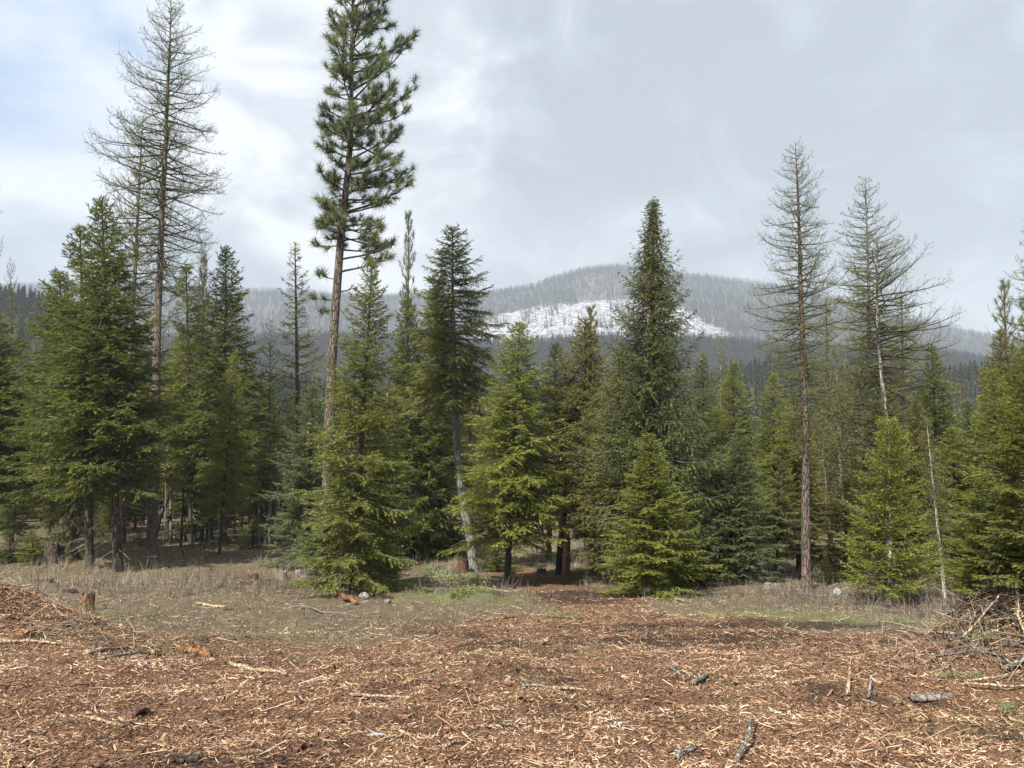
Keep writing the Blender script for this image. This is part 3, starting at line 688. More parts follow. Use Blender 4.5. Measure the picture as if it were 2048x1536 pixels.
tree_at('fir_sapling', 'young', 1372, 1165, 1372, 1098, 40, BL, 'pale little fir sapling right of the great spruce foot', seed=3)
tree_at('fir_sapling', 'young', 1425, 1172, 1428, 1112, 40, BR, 'bright little fir sapling left of the blue green fir', seed=4)
tree_at('fir_sapling', 'young', 985, 1143, 1002, 1078, 44, BR, 'leaning fir sapling on a bare stem beside the track', seed=5)
for q_ in [(845, 1112, 846, 1068, 30, MD, 'small green fir sapling left of the bent trunk, under the dark fir'), (1238, 1168, 1238, 1120, 26, GR, 'grey green fir sapling at the left foot of the great spruce'),
           (1652, 1165, 1650, 1118, 26, MD, 'fir sapling between the red trunked larch and the narrow green fir'), (505, 1098, 507, 1040, 34, MD, 'small fir sapling in the gap left of the ragged fir'),
           (1910, 1196, 1908, 1120, 38, BR, 'fir sapling in the grey brush beside the leafless sapling'), (1352, 1172, 1350, 1132, 26, MD, 'tiny fir sapling just right of the great spruce foot'), (20, 1128, 20, 1066, 32, DK, 'dark fir sapling at the left edge behind the chip mound')]:
    tree_at('fir_sapling', 'young', *q_, seed=8)
for (bx, by, tx, ty, hw, lab, Y, kd) in [
    (250, 1090, 285, 238, 85, 'slimmer bare larch just left of the tall bare larch', 47.0, 'larch'),
    (-75, 1110, -75, 150, 90, 'bare larch outside the left edge with branch tips reaching in', 40.0, 'larch'),
    (22, 1080, 22, 515, 30, 'thin half dead larch near the left edge', 60.0, 'larch'),
    (404, 1080, 405, 480, 45, 'faint bare larch behind the dark pointed fir', 58.0, 'larch'),
    (545, 1090, 540, 640, 50, 'pale feathery young larch left of the open branched conifer', 45.0, 'larch'),
    (1440, 1080, 1442, 665, 38, 'small brown bare larch far behind, right of the great spruce', 62.0, 'larch'),
    (1680, 1120, 1672, 690, 70, 'pale bare larch between the red trunked larch and the twins', 36.0, 'larch'),
    (1725, 1140, 1722, 700, 95, 'low dense bare larch at the foot of the twin larches', 31.0, 'larch'),
    (2075, 1140, 2065, 440, 90, 'bare larch mostly outside the right edge', 34.0, 'larch'),
    (1890, 1200, 1852, 830, 42, 'leafless slender sapling leaning left of the right hand firs', None, 'larch'),
    (1925, 1130, 1920, 760, 50, 'pale bare young larch behind the right hand firs', 36.0, 'larch')]:
    tree_at('larch_tree', kd, bx, by, tx, ty, hw, OL, lab, Y, bark=M['bark_pale'] if bx in (1890,) else None)
for (bx, by, tx, ty, hw, tone, lab, Y) in [
    (815, 1090, 817, 432, 34, (0.07, 0.10, 0.04), 'narrow dark pine top between the tall pine and the bent fir', 38.0),
    (2012, 1120, 2008, 568, 45, (0.11, 0.13, 0.045), 'tufted pine rising at the far right', 36.0),
    (2052, 1120, 2050, 600, 40, (0.11, 0.13, 0.045), 'second tufted pine at the right edge', 38.0),
    (1178, 1110, 1182, 618, 42, (0.12, 0.125, 0.04), 'yellow green pine top behind the rusty conifer', 36.0),
    (408, 1090, 408, 515, 26, (0.09, 0.11, 0.04), 'short tufted pine top left of the dark pointed fir', 52.0)]:
    tree_at('pine_tree', 'pinelet', bx, by, tx, ty, hw, tone, lab, Y)

# ---- the big individual trees
def bender(pts, b, Y, Ht):
    """trunk path given as pixels -> horizontal offsets by height"""
    q = np.array([P(px, py, Y) for px, py in pts]); zs = q[:, 2] - b[2]; xs = q[:, 0] - b[0]
    o = np.argsort(zs); zs = zs[o]; xs = xs[o]
    def f(z):
        z = np.asarray(z, float); x = np.interp(z, zs, xs)
        x = (x + np.interp(z + 0.5, zs, xs) + np.interp(z - 0.5, zs, xs)) / 3
        return np.stack([x, 0.04 * np.sin(z * 0.9)], -1)
    return f
def zpx(py, Y, b): return P(1024, py, Y)[2] - b[2]
def big(name, label, parts, b, bark, twigm, leafm, tone, crown='crown'):
    return place(name, meshes(parts, name, bark, twigm, leafm), tuple(b), tone=tone, label=label, crown_name=crown)

# tall pine
b = onground(*P(652, 1000, 25.0)[:2]); Y = 25.0; Ht = zpx(-190, Y, b)
bd = bender([(652, 1180), (655, 1000), (664, 700), (680, 500), (700, 300), (706, 0), (712, -190)], b, Y, Ht)
z = lambda py: zpx(py, Y, b)
ext = [(z(365), 0.15, 2.2, 1), (z(350), -0.5, 2.0, 1), (z(250), 0.1, 2.0, 1), (z(60), 0.4, 1.6, 1), (z(275), pi - 0.1, 1.25, 1), (z(275), pi + 0.9, 1.3, 1), (z(470), pi, 0.9, 1), (z(455), pi + .7, 0.9, 1), (z(560), pi, .7, 1), (z(600), pi + .5, .8, 1),
       (z(400), 0.1, 1.9, 0), (z(430), -0.2, 1.7, 1), (z(455), 0.25, 1.5, 0), (z(520), 0.0, 1.9, 1), (z(545), -0.3, 2.0, 1), (z(500), 0.5, 1.6, 1), (z(585), 0.2, .9, 0), (z(620), pi, .5, 1)]
big('pine_tree', 'tallest pine with tufted needles and a grey brown trunk, its top beyond the frame',
    pine_parts(101, Ht, z(480), 1.85, 170, rt=0.20, bend=bd, ragged=0.5, tuft=0.31, needles=66, wn=0.019, extra=ext, tuft_sp=0.22,
               sidebias=lambda az, h: 0.78 + 0.32 * np.cos(az), pf=lambda t: 0.55 + 0.45 * np.sin(np.clip(t * 2.2, 0, pi * 0.9)), el=(55, 5)),
    b, M['bark_pine'], M['bark_dark'], M['needles'], (0.125, 0.150, 0.070))
# tall bare larch at left
b = hit(303, 1102); Y = b[1]; Ht = zpx(-12, Y, b); z = lambda py: zpx(py, Y, b)
bd = bender([(303, 1102), (311, 800), (318, 560), (328, 350), (336, 180), (343, -12)], b, Y, Ht)
k = Y / F
ext = [(z(330), 0.1, 120 * k, ), (z(400), -0.2, 115 * k), (z(240), 0.2, 105 * k), (z(300), -.4, 110 * k), (z(260), pi, 120 * k), (z(290), pi + .3, 125 * k), (z(350), pi, 125 * k), (z(420), pi - .3, 110 * k), (z(380), .4, 118 * k),
       (z(470), 0.3, 70 * k), (z(520), pi, 60 * k), (z(575), 0.1, 45 * k)]
big('larch_tree', 'tallest bare larch at left with a long clear grey trunk and upswept twigs',
    larch_parts(111, Ht, z(570), 120 * k, 205, rt=10 * k, bend=bd, twig=44 * k, twig_sp=3.3 * k, thick=0.46 * k, spur=6, extra=ext,
                prof_f=lambda t: np.interp(t, [0, .1, .35, .62, .8, 1], [.16, .42, .80, 1.0, .85, .40])),
    b, M['bark_larch'], M['twig_larch'], M['twig_larch'], OL)
# red trunked larch at right
b = hit(1613, 1180); Y = b[1]; Ht = zpx(283, Y, b); z = lambda py: zpx(py, Y, b); k = Y / F
bd = bender([(1613, 1180), (1612, 950), (1606, 700), (1599, 480), (1590, 283)], b, Y, Ht)
ext = [(z(650), pi, 118 * k), (z(655), pi - .3, 105 * k), (z(640), 0.2, 90 * k), (z(560), .1, 80 * k), (z(730), 0.1, 70 * k), (z(790), pi, 75 * k), (z(800), .2, 80 * k), (z(840), pi + .3, 70 * k), (z(870), 0, 50 * k)]
big('larch_tree', 'bare larch with a straight red brown trunk, tallest on the right side',
    larch_parts(122, Ht, z(880), 92 * k, 230, rt=9 * k, bend=bd, twig=32 * k, twig_sp=3.4 * k, thick=0.42 * k, spur=7, extra=ext,
                prof_f=lambda t: np.interp(t, [0, .1, .35, .6, .75, 1], [.12, .36, .74, 1.0, .8, .50])),
    b, M['bark_larch_red'], M['twig_larch'], M['twig_larch'], OL)
# twin larches
b = onground(*P(1742, 1000, 31.0)[:2]); Y = 31.0; Ht = zpx(348, Y, b); z = lambda py: zpx(py, Y, b); k = Y / F
bd = bender([(1742, 1160), (1742, 900), (1738, 650), (1734, 450), (1731, 348)], b, Y, Ht)
big('larch_tree', 'left one of the twin bare larches, the taller top with a grey trunk',
    larch_parts(133, Ht, z(900), 92 * k, 200, rt=6.5 * k, bend=bd, twig=32 * k, twig_sp=3.8 * k, thick=0.42 * k, spur=6,
                prof_f=lambda t: np.interp(t, [0, .1, .3, .55, .75, 1], [.12, .36, .66, 1.0, .95, .6])),
    b, M['bark_grey'], M['twig_larch'], M['twig_larch'], OL)
b = onground(*P(1800, 1000, 29.0)[:2]); Y = 29.0; Ht = zpx(470, Y, b); z = lambda py: zpx(py, Y, b); k = Y / F
bd = bender([(1800, 1160), (1782, 940), (1768, 800), (1757, 680), (1752, 560), (1755, 470)], b, Y, Ht)
big('larch_tree', 'right one of the twin bare larches, with a pale leaning trunk',
    larch_parts(144, Ht, z(880), 115 * k, 170, rt=6.5 * k, bend=bd, twig=32 * k, twig_sp=3.8 * k, thick=0.42 * k, spur=6, sidebias=lambda az, h: 0.85 + 0.25 * np.cos(az),
                prof_f=lambda t: np.interp(t, [0, .1, .3, .55, .75, 1], [.3, .6, .9, 1.0, .85, .5])),
    b, M['bark_pale'], M['twig_larch'], M['twig_larch'], OL)
# great spruce
b = onground(*P(1305, 1000, 25.5)[:2]); Y = 25.5; Ht = zpx(400, Y, b); z = lambda py: zpx(py, Y, b); k = Y / F
GSB = bender([(1305, 1160), (1304, 800), (1306, 400)], b, Y, Ht)
GS = big('spruce_tree', 'great spruce with hanging boughs and a slim rusty brown tip, tallest in the centre right',
    fir_parts(151, Ht, z(1120), 165 * k, 560, prof_pow=0.92, tuck=0.38, tmax=0.44, hang=0.30, twig_z=-0.18, droop=-0.24, up=0.38, el=(34, -12), spk=(0.10, 0.038), spk_per_m=32, twig_sp=0.12, jit=0.30, inner=0.1, Ltop=0.05,
              bend=GSB, rt=0.22, gaps=0.16),
    b, M['bark_dark'], M['twig_grey'], M['needles'], (0.100, 0.120, 0.042))
def cones():
    r = np.random.RandomState(9); n = 520; t = 0.02 + r.rand(n) ** 1.1 * 0.30; h = Ht * (1 - 0.012 - t); a = r.rand(n) * 6.28; q = (0.05 + 165 * k * 0.8 * t ** 0.92) * (0.35 + 0.6 * r.rand(n))
    c = np.stack([q * np.cos(a), q * np.sin(a), h + 0.15 * q], 1); c[:, :2] += GSB(h); A = Acc()
    L = 0.11 + 0.05 * r.rand(n); s4 = np.array([0, .3, .7, 1.0]); rr4 = np.array([.3, 1, .8, .15]) * 0.024
    PT = c[:, None] - np.array([0, 0, 1.0]) * (L[:, None] * s4[None])[..., None]
    V, T = tubes(PT, rr4[None] * np.ones((n, 1)), 5); A.add(V, T, np.repeat(r.rand(n), 20))
    o = obj('cones', A.mesh('cones', mat_tint('spruce_cones', [(0, (0.07, 0.038, 0.022)), (1, (0.18, 0.10, 0.055))])), GS); o['kind'] = 'stuff'
cones()
# bent fir
b = hit(946, 1143); Y = b[1]; Ht = zpx(455, Y, b); z = lambda py: zpx(py, Y, b); k = Y / F
bd = bender([(946, 1143), (944, 1085), (930, 1030), (918, 950), (912, 860), (908, 750), (905, 600), (905, 455)], b, Y, Ht)
big('fir_tree', 'fir with a bare grey bent trunk and a bushy top in the middle',
    fir_parts(161, Ht, z(800), 128 * k, 210, prof_pow=0.75, tmax=0.62, droop=-0.2, up=0.12, el=(40, -15), spk=(0.12, 0.042), spk_per_m=32, twig_sp=0.10, jit=0.35, gaps=0.26, bend=bd, rt=9.5 * k, dead=46, Ltop=0.08, tuck=0.1),
    b, M['bark_grey'], M['twig_grey'], M['needles'], (0.170, 0.180, 0.058))
# yellow green young pine
b = hit(1780, 1208); Y = b[1]; Ht = zpx(842, Y, b); z = lambda py: zpx(py, Y, b); k = Y / F
big('pine_tree', 'young yellow green bushy conifer standing alone in the grey brush at right',
    fir_parts(171, Ht, z(1195), 94 * k, 260, prof_pow=0.60, tmax=0.30, el=(50, 8), droop=-0.06, up=0.12, spk=(0.065, 0.022), spk_per_m=44, twig_sp=0.06, jit=0.34, gaps=0.28,
              bend=bender([(1780, 1208), (1778, 842)], b, Y, Ht), rt=0.08, dead=0),
    b, M['bark_pale'], M['twig_grey'], M['needles'], YG)

# ---- the wood behind the front row
rr = random.Random(77); placed = []
def free(x, y, d):
    for (a, c) in placed:
        if (a - x) ** 2 + (c - y) ** 2 < d * d: return False
    return True
tones = [DK, MD, MD, GR, OL, BR, BL]
ZONES = [(110, 'at the left edge'), (303, 'left of the tallest bare larch'), (450, 'between the tallest larch and the dark pointed fir'), (652, 'left of the tallest pine'),
         (790, 'right of the tallest pine'), (915, 'just left of the bent trunk'), (1125, 'between the bent trunk and the split snag'), (1305, 'left of the great spruce'),
         (1470, 'right of the great spruce'), (1613, 'left of the red trunked larch'), (1790, 'behind the twin larches'), (1930, 'right of the twin larches'), (9999, 'at the right edge')]
cnt = 0; tries = 0
while cnt < 155 and tries < 6000:
    tries += 1
    Y = 31 + (95 - 31) * rr.random() ** 1.1; t = rr.uniform(-0.80, 0.80); x = t * Y; px = 1024 + t * F
    if Y < 50 and (abs(px - 312) < 75 or abs(px - 1090) < 60): continue
    if Y < 52 and rr.random() < (0.72 if px < 620 else 0.5): continue
    if segdist(np.array(x), np.array(Y), TRACK) < 3.4 and Y < 50: continue
    if not free(x, Y, 1.7 + Y * 0.012): continue
    placed.append((x, Y))
    topy = np.interp(px, [0, 200, 420, 560, 640, 830, 950, 1080, 1250, 1450, 1600, 1720, 1850, 1930, 2048], [690, 640, 650, 760, 740, 660, 740, 770, 760, 800, 800, 740, 800, 830, 700]) + rr.uniform(-20, 130) + (95 - Y) * 0.6
    b = onground(x, Y); Ht = P(px, topy, Y)[2] - b[2]
    kd = rr.choice(['mid', 'mid2', 'high', 'high2', 'narrow', 'open', 'full2', 'spruce', 'larch'])
    Rp, ms = PR[kd]; asp = rr.uniform(0.85, 1.15) * (0.8 if kd in ('full2', 'high') else 1.0)
    sz = Ht / 10
    zone = next(z for lim, z in ZONES if px < lim)
    place('larch_tree' if kd == 'larch' else 'conifer_tree', ms, tuple(b), (sz * asp, sz * asp, sz), rr.random() * 6.28, (rr.uniform(-.03, .03), 0), rr.choice(tones if px > 300 else [DK, MD, GR]),
          label=('bare larch in the wood behind, ' if kd == 'larch' else 'conifer in the dense wood behind, ') + zone,
          group=('bare larches in the wood behind, ' if kd == 'larch' else 'conifers in the wood behind, ') + zone)
    cnt += 1

# ------------------------------------------------------------------ far forests (geometry nodes instances of light conifers)
def low_conifer(name, seed, n, R, mat):
    r = np.random.RandomState(seed); a = Acc()
    V, T = tubes(np.array([[0, 0, -0.05], [0, 0, 1.0]]), np.array([0.014, 0.003]), 3); a.add(V, T, 0.1)
    t = (np.arange(n) + r.rand(n)) / n; h = 0.99 - t * 0.9; az = np.arange(n) * 2.4 + r.rand(n); L = R * (0.08 + 0.92 * t ** 0.8) * (0.6 + 0.7 * r.rand(n)) * (1 - .3 * smooth01((t - .8) / .2))
    e = np.radians(20 - 45 * t ** .5 + 10 * r.randn(n)); d = np.stack([np.cos(az) * np.cos(e), np.sin(az) * np.cos(e), np.sin(e)], 1)
    b = np.stack([0 * h, 0 * h, h], 1); side = norm(np.cross(d, np.array([0, 0, 1.0]) + .6 * r.randn(n, 3)))
    for q in (0.0, 1.2):
        s2 = norm(side + q * np.cross(d, side))
        V, T = spikes(b - d * 0.01, d, L, 0.30 * L + 0.012, s2)
        # widen in the middle: kite
        mid = b + d * (L * 0.45)[:, None]; wv = s2 * (0.20 * L + 0.008)[:, None]
        V = np.stack([b, mid - wv, b + d * L[:, None], mid + wv], 1).reshape(-1, 3); i = np.arange(n)[:, None] * 4
        T = np.concatenate([i + np.array([0, 1, 2]), i + np.array([0, 2, 3])]); a.add(V, T, np.repeat(0.2 + 0.8 * r.rand(n), 4))
    return bpy.data.objects.new(name, a.mesh(name, mat))
def mat_far(name, base, var, frost=0.0):
    m, n, out = new_mat(name); oi = n.new('ShaderNodeObjectInfo'); at = n.new('ShaderNodeAttribute', attribute_name='tint')
    c = n.mix(oi.outputs['Random'], base, var)
    k = n.math('ADD', n.math('MULTIPLY', at.outputs['Fac'], 0.7), 0.6)
    sc = n.new('ShaderNodeVectorMath', operation='SCALE'); n.link(c, sc.inputs[0]); n.link(k, sc.inputs['Scale'])
    cc = sc.outputs[0]
    if frost: cc = n.mix(n.math('MULTIPLY', n.ramp(at.outputs['Fac'], [(0.55, 0.0), (0.9, 1.0)]), frost), cc, (0.6, 0.62, 0.66))
    princ(n, out, cc, 0.9, None, 0.1); return m
def scatter(name, label, pts, heights, protos, seed):
    r = np.random.RandomState(seed)
    me = bpy.data.meshes.new(name); me.vertices.add(len(pts)); me.vertices.foreach_set('co', np.asarray(pts, np.float32).ravel())
    for k, v in (('hgt', heights), ('wid', heights * (0.75 + 0.5 * r.rand(len(pts)))), ('rz', r.rand(len(pts)) * 6.28)):
        a = me.attributes.new(k, 'FLOAT', 'POINT'); a.data.foreach_set('value', v.astype(np.float32))
    a = me.attributes.new('pick', 'INT', 'POINT'); a.data.foreach_set('value', r.randint(0, len(protos), len(pts)).astype(np.int32))
    o = obj(name, me); tag(o, label, kind='stuff')
    g = bpy.data.node_groups.new(name, 'GeometryNodeTree'); n = NT(g)
    g.interface.new_socket('Geometry', in_out='INPUT', socket_type='NodeSocketGeometry'); g.interface.new_socket('Geometry', in_out='OUTPUT', socket_type='NodeSocketGeometry')
    gi = n.new('NodeGroupInput'); go = n.new('NodeGroupOutput'); join = n.new('GeometryNodeJoinGeometry')
    def attr(k, t='FLOAT'):
        q = n.new('GeometryNodeInputNamedAttribute', data_type=t); q.inputs['Name'].default_value = k; return q.outputs['Attribute']
    cs = n.new('ShaderNodeCombineXYZ'); n.link(attr('wid'), cs.inputs[0]); n.link(attr('wid'), cs.inputs[1]); n.link(attr('hgt'), cs.inputs[2])
    cr = n.new('ShaderNodeCombineXYZ'); n.link(attr('rz'), cr.inputs[2])
    pick = attr('pick', 'INT')
    for k, po in enumerate(protos):
        cmp = n.new('FunctionNodeCompare', data_type='INT', operation='EQUAL'); n.link(pick, cmp.inputs[2]); cmp.inputs[3].default_value = k
        oi = n.new('GeometryNodeObjectInfo'); oi.inputs['Object'].default_value = po; oi.inputs['As Instance'].default_value = True
        ip = n.new('GeometryNodeInstanceOnPoints'); n.link(gi.outputs[0], ip.inputs['Points']); n.link(cmp.outputs[0], ip.inputs['Selection'])
        n.link(oi.outputs['Geometry'], ip.inputs['Instance']); n.link(cr.outputs[0], ip.inputs['Rotation']); n.link(cs.outputs[0], ip.inputs['Scale'])
        n.link(ip.outputs[0], join.inputs[0])
    n.link(join.outputs[0], go.inputs[0])
    md = o.modifiers.new('scatter', 'NODES'); md.node_group = g
    return o
r = np.random.RandomState(5)
mA = mat_far('frosted_mountain_conifer', (0.026, 0.032, 0.026), (0.050, 0.054, 0.048), 0.12); mB = mat_far('dark_slope_conifer', (0.018, 0.024, 0.016), (0.045, 0.045, 0.034)); mC = mat_far('foothill_conifer', (0.040, 0.060, 0.022), (0.085, 0.095, 0.040))
pA = [low_conifer('mountain_conifer', 200 + i, 22, 0.17 + .03 * i, mA) for i in range(3)]
pB = [low_conifer('slope_conifer', 210 + i, 40, 0.16 + .03 * i, mB) for i in range(3)]
pC = [low_conifer('foothill_conifer', 220 + i, 220, 0.16 + .03 * i, mC) for i in range(3)]
# mountain
N = 52000; Yp = 1230 + 1100 * r.rand(N); tp = r.uniform(-0.85, 0.85, N); xp = tp * Yp; pxp = 1024 + tp * F
cc = clearcut(xp, Yp); dens = np.where(Yp > 2150, 1.0, 0.80 + 0 * xp) * (1 - 0.955 * cc)
thin = fbm(xp * 0.009 + 3, Yp * 0.009, 4); dens = dens * np.where((thin < 0.40), 0.40, 1.0) * np.where(pxp < 1010, 0.8, 1.0)
# a few dark rocky clumps of trees left inside the clearing
dens = np.maximum(dens, 0.9 * (fbm(xp * 0.02 + 9, Yp * 0.02 + 2, 3) > 0.70))
k = r.rand(N) < dens
scatter('mountain_forest', 'frosted conifer forest covering the distant mountain', np.stack([xp[k], Yp[k], H(xp[k], Yp[k]) - 0.5], 1), 15 + 13 * r.rand(k.sum()), pA, 1)
N = 26000; Yp = 700 + 340 * r.rand(N); tp = r.uniform(-0.85, 0.85, N); xp = tp * Yp
scatter('slope_forest', 'dark dense conifer forest on the lower slope below the snow', np.stack([xp, Yp, H(xp, Yp) - 0.5], 1), 11 + 9 * r.rand(N), pB, 2)
N = 6500; Yp = 97 + 400 * r.rand(N) ** 0.8; tp = r.uniform(-0.9, 0.9, N); xp = tp * Yp
k = r.rand(N) < np.clip(1.2 - 0 * Yp, 0, 1)
scatter('foothill_forest', 'green conifer forest on the foothill beyond the wood', np.stack([xp, Yp, H(xp, Yp) - 0.3], 1)[k], 8 + 8 * r.rand(k.sum()), pC, 3)

# ------------------------------------------------------------------ ground litter (stuff)
def rot_basis(r, N, flat=0.25):
    a = r.rand(N) * 2 * pi; d = norm(np.stack([np.cos(a), np.sin(a), flat * r.randn(N)], 1))
    s = norm(np.cross(d, np.array([0, 0, 1.0]) + 0.25 * r.randn(N, 3))); u = np.cross(s, d)
    return d, s, u
def slivers(c, L, Wd, Hh, d, s, u):
    """low ridged splinters: closed top, 4 triangles + 2 ends"""
    a = c - d * (L / 2)[:, None]; b = c + d * (L / 2)[:, None]; w = s * (Wd / 2)[:, None]; h = u * Hh[:, None]
    V = np.stack([a - w * 0.6, a + w, b + w * 0.5, b - w * 0.8, a + h, b + h * 0.7], 1).reshape(-1, 3)
    f = np.array([[0, 3, 5], [0, 5, 4], [1, 4, 5], [1, 5, 2]])
    i = np.arange(len(c))[:, None, None] * 6
    return V, (f[None] + i).reshape(-1, 3)
CH = [(0.0, (0.022, 0.016, 0.012)), (0.20, (0.090, 0.050, 0.031)), (0.38, (0.20, 0.105, 0.062)), (0.54, (0.32, 0.195, 0.118)), (0.72, (0.45, 0.32, 0.20)), (0.85, (0.50, 0.385, 0.255)), (1.0, (0.60, 0.53, 0.44))]
M['chips'] = mat_tint('wood_chips', CH, 0.9, scale=60, var=0.6)
def chip_scatter(name, label, N, ylo, yhi, Lr, Wr, seed, tintf, dens=chip_mask, lift=0.6, ypow=1.75, flat=0.3, tw=0.86, mat=None):
    r = np.random.RandomState(seed)
    Y = ylo + (yhi - ylo) * r.rand(N) ** ypow; t = r.uniform(-0.86, 0.86, N); x = t * Y
    k = r.rand(N) < dens(x, Y); x = x[k]; Y = Y[k]; n = len(x)
    L = Lr[0] * (Lr[1] / Lr[0]) ** (r.rand(n) ** 1.6); Wd = np.minimum(L * 0.6, Wr[0] * (Wr[1] / Wr[0]) ** r.rand(n)) * (0.7 + Y / 22); L = L * (0.85 + Y / 40)
    d, s, u = rot_basis(r, n, flat); c = np.stack([x, Y, G(x, Y) + lift * Wd * r.rand(n) + 0.35 * np.abs(d[:, 2]) * L], 1)
    V, T = slivers(c, L, Wd, Wd * 0.35, d, s, u)
    me = mk_mesh(name, V, T, mat or M['chips'], np.repeat(np.clip(tintf(r, n, x, Y), 0, 1), 6))
    return tag(obj(name, me), label, kind='stuff')
def tint_chip(r, n, x, y):
    red = fbm(x * 0.7 + 2, y * 0.7 + 5, 3); b = r.beta(1.1, 1.7, n); cl = fbm(x * 2.3 + 31, y * 2.3, 3)
    return b * 0.9 + 0.08 - 0.30 * (red - 0.45) + 0.5 * (cl - 0.5) - 0.28 * dark_mask(x, y)
chip_scatter('wood_chips', 'carpet of shredded brown bark and wood chips', 330000, 3.0, 24, (0.012, 0.075), (0.005, 0.020), 31, tint_chip)
chip_scatter('splinters', 'pale slivers of split wood strewn over the chips', 4500, 3.2, 22.0, (0.04, 0.30), (0.004, 0.013), 32, lambda r, n, x, y: 0.60 + 0.40 * r.rand(n) - 0.15 * dark_mask(x, y), flat=0.22, lift=1.2)
chip_scatter('bark_flakes', 'reddish flakes of bark among the chips', 6000, 3.2, 18, (0.03, 0.14), (0.010, 0.038), 33, lambda r, n, x, y: 0.14 + 0.30 * r.rand(n), flat=0.4)
M['litter'] = mat_tint('forest_litter', [(0, (0.04, 0.03, 0.024)), (0.6, (0.17, 0.13, 0.095)), (1, (0.42, 0.35, 0.26))], 0.9)
chip_scatter('forest_litter', 'fallen twigs and dead needles under the trees', 38000, 10, 60, (0.05, 0.24), (0.007, 0.016), 34, lambda r, n, x, y: r.rand(n), dens=lambda x, y: 1 - 0.7 * chip_mask(x, y), ypow=1.3, flat=0.2, mat=M['litter'])

onpile = lambda x, y: np.clip(mound(x, y, -7.6, 10.4, 1.2, 1.9, 1.9) + mound(x, y, 6.2, 8.9, 1.3, 1.25, 1.2), 0, 1) ** 1.5
chip_scatter('mound_chips', 'loose red brown bark chips heaped on the two mounds', 90000, 6.5, 13.5, (0.015, 0.09), (0.008, 0.028), 35, lambda r, n, x, y: 0.25 + 0.45 * r.beta(2, 2, n), dens=onpile, flat=0.5, lift=2.0, ypow=1)
chip_scatter('slash_twigs', 'tangle of thin broken twigs covering the mounds', 80000, 6.5, 13, (0.10, 0.60), (0.005, 0.013), 36, lambda r, n, x, y: 0.2 + 0.7 * r.rand(n), dens=lambda x, y: onpile(x, y) * np.where(x > 0, 1.0, 0.12), flat=0.5, lift=13.0, ypow=1, mat=M['litter'])
def blades(name, label, N, area, Hr, wd, mat, seed, dens, lean=0.5, tint=lambda r, n: r.rand(n), clump=8):
    r = np.random.RandomState(seed); (t0, t1, y0, y1) = area
    K = N // clump; Yc = y0 + (y1 - y0) * r.rand(K) ** 1.2; xc = r.uniform(t0, t1, K) * Yc
    k = r.rand(K) < dens(xc, Yc); xc = xc[k]; Yc = Yc[k]
    i = np.repeat(np.arange(len(xc)), clump); n = len(i); x = xc[i] + r.randn(n) * 0.06; y = Yc[i] + r.randn(n) * 0.06
    b = np.stack([x, y, G(x, y) - 0.01], 1); a = r.rand(n) * 6.28; q = lean * r.rand(n)
    d = norm(np.stack([np.cos(a) * q, np.sin(a) * q, 1 + 0 * a], 1)); L = Hr[0] + (Hr[1] - Hr[0]) * r.rand(n) ** 1.5
    side = norm(np.cross(d, r.randn(n, 3)))
    V, T = spikes(b, d, L, wd * (0.6 + y / 40), side)
    me = mk_mesh(name, V, T, mat, np.repeat(tint(r, n), 3)); return tag(obj(name, me), label, kind='stuff')
M['dry_grass'] = mat_tint('dry_grass', [(0, (0.10, 0.075, 0.045)), (0.6, (0.25, 0.20, 0.12)), (1, (0.40, 0.34, 0.22))])
M['green_grass'] = mat_tint('green_grass', [(0, (0.08, 0.10, 0.035)), (0.6, (0.18, 0.21, 0.085)), (1, (0.36, 0.36, 0.20))])
M['brush'] = mat_tint('leafless_brush', [(0, (0.05, 0.040, 0.034)), (0.6, (0.13, 0.107, 0.092)), (1, (0.28, 0.24, 0.20))])
full = (-0.85, 0.85, 9, 55)
blades('dry_grass', 'thin tan dry grass under and before the trees', 90000, full, (0.04, 0.16), 0.008, M['dry_grass'], 41, lambda x, y: (1 - 0.85 * chip_mask(x, y)) * (0.25 + 0.75 * smooth01((fbm(x * 0.6, y * 0.6) - 0.35) / 0.2)))
blades('green_grass', 'short green grass in patches along the edge of the chips', 90000, (-0.7, 0.7, 4.5, 24), (0.03, 0.11), 0.007, M['green_grass'], 42, lambda x, y: green_mask(x, y) ** 1.3)
def brush_d(x, y):
    a = mound(x, y, 9.6, 16.0, 1, 2.6, 1.6) + mound(x, y, 9.8, 19, .9, 3.5, 2.2) + mound(x, y, -1.3, 22.3, 1, 1.7, 1.8) + mound(x, y, -10, 27, .7, 4, 4) + mound(x, y, 6.2, 21, .7, 2.2, 1.6) + mound(x, y, -7.5, 22, .5, 3, 2.6) + mound(x, y, 3.8, 23.5, .8, 1.6, 1.2)
    a = a + mound(x, y, 11.5, 14.0, .8, 1.6, 1.2) + mound(x, y, -2.2, 26, .6, 1.5, 1.5)
    return np.clip(a, 0.04, 1) * (1 - 0.9 * chip_mask(x, y)) * (fbm(x * 1.1, y * 1.1 + 60) > 0.38)
blades('leafless_brush', 'grey purple leafless brush stems at the edge of the clearing', 90000, (-0.8, 0.8, 12.5, 34), (0.12, 0.62), 0.009, M['brush'], 43, brush_d, lean=1.1, clump=14)

M['undergrowth'] = mat_tint('pale_undergrowth', [(0, (0.12, 0.095, 0.07)), (0.5, (0.26, 0.22, 0.16)), (1, (0.42, 0.38, 0.28))])
blades('pale_undergrowth', 'pale leafless undergrowth between the trunks of the wood', 60000, (-0.8, 0.8, 24, 60), (0.12, 0.75), 0.009, M['undergrowth'], 44,
       lambda x, y: np.clip((fbm(x * 0.5 + 7, y * 0.5 + 22) - 0.42) * 6, 0, 1) * (segdist(x, y, TRACK) > 1.6), lean=0.9, clump=16)

